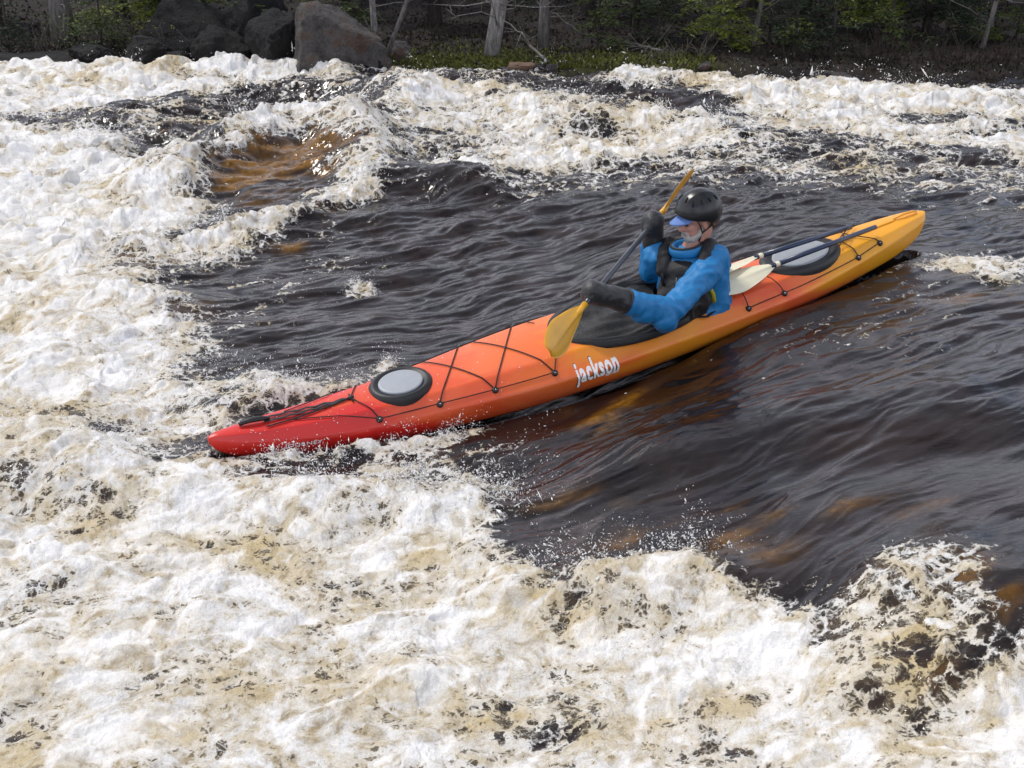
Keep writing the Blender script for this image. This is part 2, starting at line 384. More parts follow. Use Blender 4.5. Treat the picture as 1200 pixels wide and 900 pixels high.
# lettering on the near side: text -> mesh laid against the hull side
def side_text(body, name, size, s0, zc, mat, sx=1.0, off=0, lift=.003, shear=.12, rot=0.0, upper=False, extr=.0012):
    cu = bpy.data.curves.new('t', 'FONT'); cu.body = body; cu.size = size; cu.offset = off; cu.extrude = extr; cu.shear = shear; cu.space_character = 1.10
    cu.resolution_u = 3
    o = bpy.data.objects.new('t', cu); COL.objects.link(o)
    dg = bpy.context.evaluated_depsgraph_get(); dg.update()
    me = bpy.data.meshes.new_from_object(o.evaluated_get(dg)); bpy.data.objects.remove(o)
    bm = bmesh.new(); bm.from_mesh(me)                     # slice finely so the letters wrap round the hull
    for k_ in range(-8, 30):
        bmesh.ops.bisect_plane(bm, geom=bm.verts[:]+bm.edges[:]+bm.faces[:], plane_co=(0, size*k_/20+1e-5, 0), plane_no=(0, 1, 0))
    bm.to_mesh(me); bm.free()
    c, s_ = math.cos(rot), math.sin(rot)
    for v in me.vertices:
        x, y, e = v.co; x *= sx; x, y = x*c-y*s_, x*s_+y*c
        s = s0+x; b = smoothinterp(s, ks, kb); g = smoothinterp(s, ks, kg); k = smoothinterp(s, ks, kk); z = zc+y
        cz = smoothinterp(s, kc_s, kc); zt = g+(cz-g)*.82        # outer skin of the hull as one curve of z
        zs = [g+(k-g)*.75, g+(k-g)*.6, g+(k-g)*.35, g-.012, zt]; ys = [.80*b, .9*b, .97*b, b, .62*b]
        yy = -float(np.interp(z, zs, ys)); n_ = Vector((0,-1,.12)).normalized() if z < g-.012 else Vector((0,-.75,.66))
        v.co = Vector((s, yy, z))+n_*(lift+e+extr)
    me.materials.clear(); me.name = name
    return link_mesh(name, me, mat, kayak, smooth=False)
LG = .138
side_text('jackson', 'hull_lettering', LG, 2.02, -.192, M_decal, .60, .0070, .003, 0, .01)
side_text('jackson', 'hull_lettering', LG, 2.02, -.192, M_white, .60, .0040, .0065, 0, .01)
side_text('KAYAK', 'hull_lettering', .028, 2.205, -.210, M_white, .9, .0006, .003, 0, .01)
side_text('JOURNEY', 'bow_lettering', .034, .36, -.135, M_white, 1.25, .0002, .003, 0, -.09)

# ------------------------------------------------------------------ paddles
def blade_mb(L, W, th=.004, curve=.03, spine=True, notch=.0, n=22, m=12):
    """blade in local coords: x along from throat to tip, y across, z face normal"""
    v = []; f = []
    def half(u):
        return W*.5*(min(1, (u/.62))**.62 if u < .62 else math.sqrt(max(0, 1-((u-.62)/.40)**2.3)))
    for side in (1, -1):
        for i in range(n+1):
            u = i/n; w = max(half(u), .009)
            for j in range(m+1):
                q = -1+2*j/m
                z = curve*(u*u)*1.0 - .010*(q*q)*min(1, u*3)
                rib = .012*math.exp(-(q*w/.011)**2)*(1-u)**.7 if spine else 0
                z += side*(th*.5*(1-abs(q)**4)+rib)
                v.append((L*(u-.03*notch*q), w*q, z))
    a = (n+1)*(m+1)
    for i in range(n):
        for j in range(m):
            b = i*(m+1)+j; f.append((b, b+m+1, b+m+2, b+1)); f.append((a+b, a+b+1, a+b+m+2, a+b+m+1))
    for i in range(n):
        for j in (0, m):
            b = i*(m+1)+j; f.append((b, b+m+1, a+b+m+1, a+b))
    for j in range(m):
        for i in (0, n):
            b = i*(m+1)+j; f.append((b, b+1, a+b+1, a+b))
    return MB().add(v, f)
def orient(p, xdir, ndir):
    x = Vector(xdir).normalized(); z = Vector(ndir); z = (z-x*z.dot(x)).normalized(); y = z.cross(x)
    return Matrix(((x.x,y.x,z.x,p[0]),(x.y,y.y,z.y,p[1]),(x.z,y.z,z.z,p[2]),(0,0,0,1)))
def onp(px, py, yl):
    d = CF+(px-600)/FOC*CR+(450-py)/FOC*CU; t = (yl-(CAMP-KB)@HY)/(d@HY); return Vector(CAMP+t*d)
HN = onp(697, 343, -.27); HF = onp(765, 262, .16); PD = (HF-HN).normalized(); gripd = (HF-HN).length
LOW = HN-PD*.14; UPP = HF+PD*.13
paddle = empty('paddle', loc=HN)
tag(paddle, 'double bladed paddle with yellow blades and dark shaft held by the kayaker', 'paddle')
def rel(p): return Vector(p)-HN
mb = MB(); mb.tube([rel(LOW+(UPP-LOW)*i/12) for i in range(13)], .0155, 14); mb.build('shaft', M_shaftdark, paddle)
vdir = (Vector(CAMP)-LOW).normalized()
side_in_view = PD.cross(vdir).normalized()
def put_blade(mb, M, name, mat, parent, base=Vector()):
    for i, p in enumerate(mb.v):
        q = M @ Vector(p); mb.v[i] = tuple(q-base)
    return mb.build(name, mat, parent)
bl = blade_mb(.46, .185, curve=.035)
put_blade(bl, orient(LOW, -PD, vdir+side_in_view*.35), 'blade', M_bladey, paddle, HN)
bu = blade_mb(.46, .17, curve=.02)
put_blade(bu, orient(UPP, PD+Vector((.0,0,.12)), side_in_view+vdir*.22), 'blade', M_bladey, paddle, HN)
for P_, q in ((LOW, -1), (UPP, 1)):
    mb = MB(); mb.tube([rel(P_-PD*.02*q), rel(P_+PD*.05*q), rel(P_+PD*.12*q)], [.0185,.018,.008], 12); mb.build('blade_socket', M_bladey, paddle)
# faint wear marks on the lower blade face
# two halves of the spare paddle on the rear deck
def spare(bt, shaft_end, lab, ndir, W=.165, L=.40, thr=None):
    root = empty('spare_paddle_half', loc=bt); tag(root, lab, 'paddle', 'spare paddle halves on the rear deck')
    bt = Vector(bt); se = Vector(shaft_end); d = (se-bt).normalized(); thr = bt+d*L
    b = blade_mb(L, W, curve=-.012)
    put_blade(b, orient(thr, -d, ndir), 'blade', M_bladew, root, bt)
    mb = MB(); mb.tube([thr-bt-d*.035, se-bt], .0155, 14); mb.build('shaft', M_shaftblue, root)
    mb = MB(); mb.tube([thr-bt-d*.06, thr-bt+d*.015, thr-bt+d*.03], [.008,.0175,.0175], 12); mb.build('blade_socket', M_bladew, root)
    return root
def dk(s, t, l): return MK @ deck(s, t, l)
nz = Vector(KZ)
def hpt(px, py, z):
    d = CF+(px-600)/FOC*CR+(450-py)/FOC*CU; t = ((KB-CAMP)@KZ+z)/(d@KZ); return Vector(CAMP+t*d)
spare(hpt(838,337,.025), hpt(1026,266,.035), 'nearer cream and blue spare paddle half on the rear deck, blade whole in view', nz+Vector(KY)*-.25, .185, (hpt(838,337,.025)-hpt(911,313,.025)).length)
spare(hpt(822,322,.05), hpt(997,266,.03), 'farther cream and blue spare paddle half on the rear deck, blade partly hidden', nz*.8+Vector(KY)*.35, .165, (hpt(822,322,.05)-hpt(893,303,.05)).length)
# cords over the spare blades
mb = MB()
for y0, y1, s0, s1 in ((-.88,.88,3.24,3.12), (-.85,.85,3.52,3.10)):
    mb.tube([deck(s0+(s1-s0)*i/20, y0+(y1-y0)*i/20, .008+.058*math.sin(math.pi*i/20)**.5) for i in range(21)], .0032, 6)
mb.build('deck_cord', M_cord, kayak)
mb = MB(); mb.tube([deck(4.05+.25*i/8, -.35+.9*i/8, .067 if 1<i<6 else .03) for i in range(9)], .0035, 6); mb.build('deck_cord', M_cord, kayak)

# ------------------------------------------------------------------ kayaker
PO = Vector((2.95, 0, -.33))
person = empty('person', mat=MH @ Matrix.Translation(PO))
tag(person, 'kayaker in blue jacket, black life vest and black helmet, leaning into a stroke', 'person')
MHI = MH.inverted()
def pl(p): return Vector(p)-PO                     # rider frame (s, y, z) -> local
def pw(p): return (MHI @ Vector(p))-PO             # world -> local
TW = math.radians(38)
Lt = Vector((math.sin(TW), -math.cos(TW), 0)); Fn = Vector((-math.cos(TW), -math.sin(TW), 0))    # towards near shoulder / chest
def tp(lat, fwd, z, c=(2.97,.0)): return pl(Vector((c[0],c[1],0))+Lt*lat+Fn*fwd+Vector((0,0,z)))
shN = tp(.168, .0, .172); shF = tp(-.185, .03, .18)
gN = pw(HN); gF = pw(HF)
elN = pw(onp(785, 366, -.30)); wrN = gN+(elN-gN).normalized()*.10
elF = pw(onp(765, 318, .22)); wrF = gF+(elF-gF).normalized()*.10
HC = pl((3.03, -.01, .400))                         # head centre
RT = Matrix.Rotation(-TW, 3, 'Z')
def ell(mb, c, r): mb.sphere(c, r, 20, 14, rot=Matrix((( Fn.x, Lt.x, 0), (Fn.y, Lt.y, 0), (0, 0, 1))))   # radii: fwd, lat, up
HY_ = math.radians(-6)                               # head yaw towards the camera
hf = Vector((-math.cos(HY_), -math.sin(HY_), -.11)).normalized(); hl = Vector((math.sin(HY_), -math.cos(HY_), 0)); hu = hl.cross(hf)*-1
if hu.z < 0: hu = -hu
HR = Matrix(((hf.x, hl.x, hu.x), (hf.y, hl.y, hu.y), (hf.z, hl.z, hu.z)))
def hp(f_, l_, u_): return HC + HR @ Vector((f_, l_, u_))
# continuous body: head, neck, trunk, arms to the hands, legs under the deck
mb = MB()
mb.sphere(hp(-.015,0,.035), (.102,.080,.098), 28, 20, HR)        # skull
mb.sphere(hp(.035,0,-.035), (.058,.060,.085), 24, 16, HR)        # face
mb.sphere(hp(.052,0,-.095), (.034,.040,.030), 16, 12, HR)        # chin
mb.capsule(hp(.085,0,.015), .010, hp(.112,0,-.026), .0145)       # nose
mb.sphere(hp(.101,.011,-.028), (.010,.008,.008), 10, 8, HR); mb.sphere(hp(.101,-.011,-.028), (.010,.008,.008), 10, 8, HR)
for q in (1, -1):
    mb.sphere(hp(.062,.038*q,-.022), (.026,.020,.020), 12, 8, HR)  # cheek
    mb.sphere(hp(.075,.028*q,.022), (.018,.024,.009), 12, 8, HR)   # brow
    mb.sphere(hp(-.012,.080*q,-.012), (.020,.010,.034), 14, 10, HR)  # ear
mb.sphere(hp(.088,0,-.058), (.010,.020,.008), 12, 8, HR)         # lips
mb.capsule(hp(-.03,0,-.07), .058, tp(0,-.01,.20), .062)          # neck
ell(mb, tp(0,.0,.03), (.11,.16,.20)); ell(mb, tp(0,0,-.16), (.12,.165,.14)); ell(mb, tp(0,0,.15), (.085,.19,.07))
for sh, el, wr, g in ((shN, elN, wrN, gN), (shF, elF, wrF, gF)):
    mb.capsule(sh, .055, el, .042); mb.capsule(el, .042, wr, .028)
    mb.capsule(wr, .026, g, .030)
for q in (1, -1):
    hip = pl((2.95,.09*q,-.25)); kn = pl((2.45,.13*q,-.15)); an = pl((2.06,.08*q,-.27))
    mb.capsule(hip, .075, kn, .05); mb.capsule(kn, .048, an, .034); mb.capsule(an, .03, pl((2.0,.08*q,-.19)), .028)
body = organic('body', mb, .0065, 3, M_skin, person)
# hands under the mitts: palm with curled fingers round the shaft
def hand(g, wr, thumbdir):
    mb = MB(); axis = (MHI.to_3x3() @ PD).normalized(); back = (g-wr).normalized(); nrm = axis.cross(back).normalized()
    mb.sphere(g+nrm*.028-back*.01, (.03,.03,.03), 10, 8)
    for k, ln in enumerate((.026,.030,.028,.022)):
        c = g+axis*(-.030+.02*k)
        P = [c+nrm*.026-back*.02, c+nrm*.03+back*.012, c+nrm*.008+back*(.026+ln*.2), c-nrm*.018+back*.02, c-nrm*.024-back*.002]
        mb.tube(P, [.010,.0095,.009,.0085,.007], 8)
    c = g+axis*thumbdir*.045; mb.tube([c+nrm*.02-back*.02, c-nrm*.002-back*.026, c-nrm*.022-back*.012, c-nrm*.024+back*.008], [.012,.011,.010,.008], 8)
    return mb.build('hand', M_skin, person)
hand(gN, wrN, 1); hand(gF, wrF, -1)
# face details
for q in (1, -1):
    e = MB(); e.sphere(hp(.083,.030*q,.004), (.010,.013,.009), 14, 10, HR); e.build('eye', M_lens, person)
mb = MB()
mb.sphere(hp(.056,0,-.098), (.036,.043,.036), 20, 14, HR); mb.sphere(hp(.086,0,-.048), (.014,.030,.009), 14, 8, HR)
for q in (1, -1):
    mb.capsule(hp(.060,.034*q,-.092), .022, hp(.020,.058*q,-.068), .016); mb.capsule(hp(.020,.058*q,-.068), .015, hp(.003,.064*q,-.03), .010)
    mb.capsule(hp(.086,.026*q,-.050), .008, hp(.082,.030*q,-.085), .014)
def fuzz(co, no): return co+no*(noise3(co, 120, 3)[:, None]*.004)
organic('beard', mb, .004, 2, M_beard, person, fuzz)
# helmet: shell cut at brow and ears
def helmet():
    n, m = 72, 40; v = []; f = []
    def rim(ph):
        # lower edge height by direction (0 = forward)
        c = math.cos(ph); s = abs(math.sin(ph)); return .030*max(0, c)**1 -.035*s -.110*max(0, -c)**.8+.012*math.sin(2*ph)*0
    A, Bw, Cz = .146, .116, .135
    for i in range(m+1):
        t = i/m
        for k in range(n):
            ph = 2*math.pi*k/n; zr = rim(ph)
            el0 = math.asin(max(-.95, min(.95, zr/Cz))); el = math.pi/2+(el0-math.pi/2)*t
            x = A*math.cos(el)*math.cos(ph); y = Bw*math.cos(el)*math.sin(ph); z = Cz*math.sin(el)
            g = 1
            if abs(y) < .02 and x > -.1: pass
            rr = 1+.018*math.exp(-((abs(y)-.05)/.010)**2)*(1 if z > .02 else 0)
            v.append(hp(-.022+x*rr, y*rr, .052+z*rr))
    for i in range(m):
        for k in range(n): f.append((i*n+k, i*n+(k+1) % n, (i+1)*n+(k+1) % n, (i+1)*n+k))
    # turned-in lip
    b = len(v)
    for k in range(n):
        p = Vector(v[m*n+k]); c = hp(-.022, 0, .052); v.append(p+(c-p)*.10)
    for k in range(n): f.append((m*n+k, m*n+(k+1) % n, b+(k+1) % n, b+k))
    h = MB().add(v, f).build('helmet', M_helmet, person)
    for q in (1, -1):
        for (ph, el, ln) in ((55,38,.030),(82,40,.032),(108,38,.032),(134,34,.030),(28,50,.026)):
            a = math.radians(ph)*q; e = math.radians(el)
            def P(e_, k=1.0): return hp(-.022+A*k*math.cos(e_)*math.cos(a), Bw*k*math.cos(e_)*math.sin(a), .052+Cz*k*math.sin(e_))
            mb = MB(); mb.tube([P(e-.14,1.0), P(e-.08,1.004), P(e+.08,1.004), P(e+.14,1.0)], [.003,.0065,.0065,.003], 8)
            mb.build('vent', M_vent, h)
    return h
helm = helmet()
# cap brim under the helmet
v = []; f = []; nn = 16
for side in (0, 1):
    for i in range(nn+1):
        for j in range(5):
            a = math.radians(-62+124*i/nn); rr = [.0,.3,.6,.85,1][j]
            x = .095*math.cos(a)+(.080*math.cos(a)**.7 if math.cos(a) > 0 else 0)*rr; y = .088*math.sin(a)*(1-.10*rr)
            v.append(hp(x-.005, y, .052-.026*rr-.10*y*y/.08+(.004 if side else 0)))
a_ = (nn+1)*5
for i in range(nn):
    for j in range(4): b = i*5+j; f.append((b, b+5, b+6, b+1)); f.append((a_+b, a_+b+1, a_+b+6, a_+b+5))
for i in range(nn): f.append((i*5+4, i*5+9, a_+i*5+9, a_+i*5+4))
MB().add(v, f).build('cap_brim', M_visor, person)
# chin straps
mb = MB()
for q in (1, -1):
    mb.tube([hp(.035,.083*q,.03), hp(.02,.079*q,-.01), hp(.012,.072*q,-.055), hp(.03,.052*q,-.11), hp(.04,.02*q,-.133), hp(.042,0,-.137)], .0085, 8, flat=.35, up=hf)
    mb.tube([hp(-.075,.078*q,-.01), hp(-.04,.080*q,-.035), hp(.012,.073*q,-.058)], .0085, 8, flat=.35, up=hf)
mb.build('chin_strap', M_black, person)
# jacket: trunk, sleeves, high collar
def wrinkle(co, no):
    a = co*1.0
    w = noise3(a*np.array([1,1,1.8]), 6, 20)*.013+(1-2*np.abs(noise3(a*np.array([1.2,1.6,.55])+.03*noise3(a,5,33)[:,None], 11, 31)))*.010+(1-2*np.abs(noise3(a*np.array([1.0,1.4,.7]), 22, 37)))*.0030
    return co+no*w[:, None]
mb = MB()
ell(mb, tp(0,.0,.02), (.145,.19,.22)); ell(mb, tp(0,.0,-.14), (.15,.195,.13)); ell(mb, tp(0,0,.15), (.11,.215,.085))
mb.capsule(shN, .080, elN, .068); mb.capsule(elN, .070, wrN+(elN-wrN)*.35, .066)
mb.capsule(shN, .078, tp(.135,-.02,-.13), .10); mb.capsule(shF, .08, elF, .074); mb.capsule(elF, .074, wrF+(elF-wrF)*.30, .062)
mb.sphere(elN+Vector((-.03,0,-.03)), (.085,.075,.075)); mb.sphere(elN.lerp(wrN,.45)+Vector((0,0,-.035)), (.075,.07,.07))
organic('jacket', mb, .008, 5, M_jacket, person, wrinkle)
mb = MB(); cN = tp(0,.03,.245)
mb.add(*[x for x in (lambda: None,)] and ring(0, .088, .082, .021, lambda x, y: 0, 40, 10, 1.6)); 
mb.v = [tuple(Vector(p)+Vector((cN.x, cN.y, cN.z+.2*-(p[0])*0+.0))) for p in mb.v]; mb.build('collar', M_jacket, person)
mb = MB(); mb.add(*ring(0, .092, .086, .009, lambda x, y: 0, 40, 8)); mb.v = [tuple(Vector(p)+Vector((cN.x-.003, cN.y, cN.z+.028))) for p in mb.v]; mb.build('collar_edge', M_blackfab, person)
# life vest
mb = MB()
ell(mb, tp(0,.115,-.02), (.095,.165,.165)); ell(mb, tp(-.03,.165,-.05), (.075,.13,.125)); ell(mb, tp(0,-.12,.0), (.06,.165,.19))
ell(mb, tp(0,.10,.12), (.07,.135,.075))
for q in (1, -1):
    P = [tp(.115*q,.13,.13), tp(.125*q,.07,.222), tp(.125*q,-.02,.252), tp(.12*q,-.10,.20), tp(.11*q,-.14,.10)]
    for i in range(4): mb.capsule(P[i], .042, P[i+1], .042)
mb.capsule(tp(.10,-.06,.235), .035, tp(-.10,-.06,.235), .035); 
organic('life_vest', mb, .008, 4, M_vest, person, lambda co, no: co+no*((1-2*np.abs(noise3(co, 14, 60)))*.006)[:, None])
mb = MB(); mb.tube([tp(.165,.06,-.10), tp(.172,.105,.0), tp(.150,.150,.09), tp(.125,.155,.15)], .016, 8, flat=.35, up=Fn); mb.build('vest_trim', M_yellow, person)
mb = MB(); mb.tube([tp(.170,-.125,.19), tp(.178,-.155,.12), tp(.178,-.165,.05)], .014, 8, flat=.4, up=Lt); mb.build('vest_trim', M_yellow, person)
mb = MB(); mb.tube([tp(.19,.02,-.12), tp(.15,.15,-.13), tp(.0,.225,-.12)], .013, 8, flat=.35); mb.build('waist_strap', M_black, person)
mb = MB(); mb.box(tp(.02,.222,.10), (.012,.022,.012), HR); mb.build('vest_buckle', simple('grey buckle', (.32,.33,.34), .4), person)
# vest pocket, zip and shoulder webbing
mb = MB(); mb.box(tp(.02,.236,-.055), (.018,.075,.055), Matrix(((Fn.x,Lt.x,0),(Fn.y,Lt.y,0),(0,0,1)))); organic('vest_pocket', mb, .006, 4, M_vest, person)
mb = MB(); mb.tube([tp(-.01,.205,.13), tp(-.01,.232,.04), tp(-.01,.240,-.0)], .004, 6); mb.build('zip', simple('zip teeth', (.10,.10,.11), .4), person)
for q in (1, -1):
    mb = MB(); mb.tube([tp(.10*q,.185,.06), tp(.115*q,.165,.14), tp(.125*q,.10,.235), tp(.125*q,-.01,.295)], .011, 8, flat=.3, up=Fn); mb.build('shoulder_strap', M_black, person)
# pogies: neoprene mitts round hand and shaft
def pogie(g, el, sgn):
    mb = MB(); ax = (MHI.to_3x3() @ PD).normalized(); back = (el-g).normalized()
    mb.capsule(g-ax*.06, .032, g+ax*.06, .032); mb.sphere(g-back*.012, (.072,.072,.072)); mb.sphere(g+back*.035, (.068,.068,.068))
    mb.capsule(g+back*.03, .062, g+back*.20, .070)
    return organic('mitten', mb, .006, 5, M_pogie, person, lambda co, no: co+no*(noise3(co, 14, 70)*.006+noise3(co, 40, 75)*.0015)[:, None])
pogie(gN, elN, 1); pogie(gF, elF, -1)
mb = MB(); bk = (elN-gN).normalized()
mb.add(*ring(0, .071, .071, .006, lambda x, y: 0, 32, 8)); q = bk.to_track_quat('Z', 'Y').to_matrix(); mb.v = [tuple(q@Vector(p)+gN+bk*.205) for p in mb.v]; mb.build('cuff', M_black, person)
# spray skirt from waist to coaming
def skirt():
    n, m = 72, 22; v = []; f = []
    T = MHI @ MK; waist = Vector((2.93, 0, -.02))
    for i in range(m+1):
        t = i/m
        for k in range(n):
            w = 2*math.pi*k/n
            rim_ = T @ Vector((CKC+(CKA+.03)*math.cos(w), (CKB+.03)*math.sin(w), czf(CKC+CKA*math.cos(w), 0)+.012))
            top = waist+Vector((.185*math.cos(w), .20*math.sin(w), .0))
            p = rim_.lerp(top, t)
            e = t**2.2 if math.cos(w) < .3 else t**1.4
            p.z = rim_.z+(top.z-rim_.z)*e
            p.z += .010*math.sin(math.pi*min(1, t*1.2))*(1 if math.cos(w) < 0 else .3)
            p.z += (.010*math.sin(7*w+6*t)+.006*math.sin(17*w-9*t)+.010*abs(math.sin(5*w*t+11*t)))*math.sin(math.pi*min(1,t*1.1))
            v.append(p-PO)
    for i in range(m):
        for k in range(n): f.append((i*n+k, i*n+(k+1) % n, (i+1)*n+(k+1) % n, (i+1)*n+k))
    b = len(v)
    for k in range(n):
        w = 2*math.pi*k/n; v.append((T @ Vector((CKC+(CKA+.034)*math.cos(w), (CKB+.034)*math.sin(w), czf(CKC+CKA*math.cos(w), 0)-.03)))-PO)
    for k in range(n): f.append((k, b+k, b+(k+1) % n, (k+1) % n))
    return MB().add(v, f).build('spray_skirt', M_blackfab, person)
skirt()
T_ = MHI @ MK
mb = MB(); mb.tube([T_ @ Vector((CKC-CKA+.02, 0, czf(CKC-CKA,0)+.03))-PO, T_ @ Vector((CKC-CKA-.03, -.01, czf(CKC-CKA,0)+.05))-PO, T_ @ Vector((CKC-CKA-.055, -.015, czf(CKC-CKA,0)+.02))-PO], .011, 8, flat=.4); mb.build('grab_loop', M_red, person)

# ------------------------------------------------------------------ water
WS = [-.3,0,.3,.6,.9,1.2,1.5,1.8,2.1,2.4,2.7,3.0,3.3,3.6,3.9,4.2,4.5,4.9]
WZ = [-.05,-.04,-.055,-.07,-.075,-.075,-.055,-.035,-.005,.03,.10,.19,.245,.29,.32,.355,.39,.40]
def base_z(x, y):
    xx = x+.10*(y-6.5)
    z = np.interp(xx, [-9,-4,-2.2,-1.6,-.2,.5,1.1,1.6,2.2,3.2,6,12], [-.20,-.14,-.08,-.05,-.06,.02,.15,.24,.31,.38,.44,.5])
    far = sstep(7.5, 11, y); return z*(1-far)+far*(.10+.12*sstep(-5, 6, x))
def wat(px, py):
    z = 0.0
    for _ in range(6): p = at(px, py, z); z = float(base_z(np.array(p[0]), np.array(p[1])))
    return p[0], p[1]
def wpoly(pts): return np.array([wat(max(-500, min(1700, a)), min(b, 1150)) for a, b in pts])
# design grid in world metres
GX = np.arange(-11, 13, .045); GY = np.arange(2.0, 18.5, .045); gx, gy = np.meshgrid(GX, GY)
def sdf(poly, closed=True):
    d = np.full(gx.shape, 1e9); n = len(poly); inside = np.zeros(gx.shape, bool)
    for i in range(n if closed else n-1):
        a = poly[i]; b = poly[(i+1) % n]; e = b-a; wx = gx-a[0]; wy = gy-a[1]
        t = np.clip((wx*e[0]+wy*e[1])/(e@e+1e-12), 0, 1); d = np.minimum(d, np.hypot(wx-e[0]*t, wy-e[1]*t))
        if closed:
            c = (a[1] > gy) != (b[1] > gy)
            with np.errstate(divide='ignore', invalid='ignore'): xi = a[0]+(gy-a[1])/(b[1]-a[1]+1e-12)*e[0]
            inside ^= c & (gx < xi)
    return np.where(inside, -d, d) if closed else d
D = np.full(gx.shape, .02); LACE = np.zeros(gx.shape); TAN = np.zeros(gx.shape); AMB = np.zeros(gx.shape); RO = np.zeros(gx.shape)
def paint(A, v, soft, pts):
    p = wpoly(pts); scale = soft*np.clip(p[:,1].mean()/6, .6, 2.2)
    m = sstep(scale, -scale, sdf(p)); A[:] = A*(1-m)+v*m
def spot(A, v, px, py, rx, ry, mode='max'):
    p = np.array(wat(px, py)); q = np.array(wat(px+rx, py)); r = np.array(wat(px, py-ry)); ax = max(.03, abs(q[0]-p[0])); ay = max(.03, abs(r[1]-p[1]))
    m = np.exp(-((gx-p[0])/ax)**2-((gy-p[1])/ay)**2)*v
    if mode == 'max': A[:] = np.maximum(A, m)
    else: A[:] = A*(1-m)
# --- foam cover
paint(D, .18, .25, [(560,200),(700,190),(860,185),(880,140),(1000,150),(1700,180),(1700,240),(1200,232),(1000,222),(800,215),(650,228),(560,225)])
paint(D, .24, .25, [(380,86),(470,84),(560,92),(640,88),(720,86),(720,112),(600,108),(480,108),(380,110)])
paint(D, .20, .25, [(480,108),(720,104),(900,140),(700,140),(620,118),(540,112)])
paint(D, .84, .20, [(-500,86),(0,84),(80,80),(260,84),(330,78),(400,90),(395,110),(330,114),(300,120),(240,126),(190,134),(120,144),(60,142),(0,140),(-500,142)])
paint(D, 1.0, .20, [(-500,150),(0,150),(60,165),(110,162),(140,178),(150,196),(180,204),(230,200),(290,180),(345,160),(400,158),(430,180),(425,205),(395,206),(355,182),(330,180),(290,196),(255,216),(200,236),(240,246),(225,264),(190,288),(150,298),(122,305),(150,322),(182,350),(205,375),(232,405),(233,430),(207,455),(240,480),(250,505),(210,512),(150,505),(110,500),(-500,500)])
paint(D, .84, .17, [(-500,480),(60,490),(100,510),(130,530),(200,548),(250,552),(330,560),(420,572),(480,570),(555,583),(588,610),(572,640),(588,672),(640,685),(700,668),(760,657),(800,652),(835,690),(880,705),(930,705),(975,735),(985,765),(1010,705),(1050,668),(1100,650),(1125,690),(1130,740),(1170,770),(1200,735),(1700,690),(1700,1150),(-500,1150)])
paint(D, .38, .06, [(105,505),(160,515),(230,527),(300,537),(335,552),(250,550),(180,543),(120,527)])
paint(D, .62, .09, [(225,452),(300,436),(345,446),(372,462),(400,452),(440,432),(470,428),(450,445),(400,462),(330,482),(260,497),(240,500),(205,470)])
paint(D, .68, .12, [(290,275),(340,255),(400,232),(434,216),(442,235),(400,250),(350,262),(310,286),(270,306),(220,318),(150,322),(130,308),(180,296),(240,288)])
paint(D, .60, .16, [(430,170),(470,120),(540,110),(620,116),(660,130),(720,136),(780,138),(830,146),(868,172),(840,184),(760,192),(680,202),(600,210),(520,214),(470,192),(430,200)])
paint(D, .55, .16, [(385,160),(440,160),(460,200),(425,225),(385,212)])
paint(D, .20, .14, [(470,165),(520,160),(575,168),(570,186),(500,194)])
paint(D, .25, .12, [(640,166),(700,156),(712,168),(655,182)])
paint(D, .15, .12, [(415,128),(455,118),(470,135),(440,160),(410,158)])
paint(D, .27, .25, [(712,90),(900,98),(1200,112),(1700,120),(1700,200),(1200,190),(1000,170),(880,150),(800,120)])
paint(D, .62, .14, [(712,92),(760,88),(812,96),(815,106),(760,108),(715,102)])
paint(D, .66, .14, [(828,102),(865,97),(900,100),(905,112),(870,120),(830,116)])
paint(D, .78, .16, [(905,116),(960,112),(1060,114),(1150,118),(1260,124),(1700,130),(1700,152),(1200,144),(1060,136),(960,134),(900,130)])
paint(D, .60, .20, [(930,138),(1010,142),(1100,152),(1200,167),(1700,182),(1700,205),(1200,192),(1100,180),(1020,167),(950,157)])
paint(D, .62, .16, [(850,128),(900,130),(930,150),(900,158),(860,142)])
paint(D, .05, .12, [(715,124),(780,120),(845,130),(900,160),(890,178),(865,160),(820,142),(740,136)])
paint(D, .55, .12, [(1075,314),(1200,308),(1400,300),(1400,330),(1200,336),(1080,328)])
paint(D, .42, .06, [(430,528),(470,512),(510,498),(548,492),(545,512),(505,528),(520,545),(600,562),(600,585),(480,580),(400,568)])
paint(D, .55, .05, [(408,338),(432,330),(438,348),(412,354)])
paint(D, .46, .14, [(1010,700),(1060,660),(1120,648),(1150,690),(1128,740),(1150,790),(1080,830),(1000,820),(985,770)])
paint(D, .62, .20, [(-500,790),(30,795),(100,830),(110,900),(60,1000),(-500,1000)])
for a in ((585,815,60,30),(800,690,20,14),(650,845,40,16),(430,560,30,10),(850,850,40,20),(950,830,40,16),(1060,840,50,14),(990,880,24,10),(30,560,30,22),(60,590,40,10),(300,560,40,10)): spot(D, .42, *a, mode='mul')
paint(D, .08, .20, [(660,96),(720,110),(745,132),(700,134),(650,126),(610,108)])
paint(D, .10, .20, [(470,92),(600,94),(640,104),(560,108),(470,106)])
paint(D, .15, .15, [(870,150),(960,160),(1080,172),(1200,190),(1200,205),(1040,190),(900,180)])
paint(D, .12, .22, [(20,146),(110,138),(200,132),(290,124),(300,150),(270,178),(215,192),(150,186),(130,168),(60,162)])
paint(D, .50, .18, [(110,222),(200,214),(250,206),(240,232),(180,240),(110,236)])
paint(D, .40, .15, [(180,330),(215,350),(240,400),(225,420),(200,380),(170,345)])
paint(D, .02, .14, [(228,240),(262,208),(310,182),(350,170),(392,176),(412,194),(402,212),(350,216),(300,234),(250,252)])
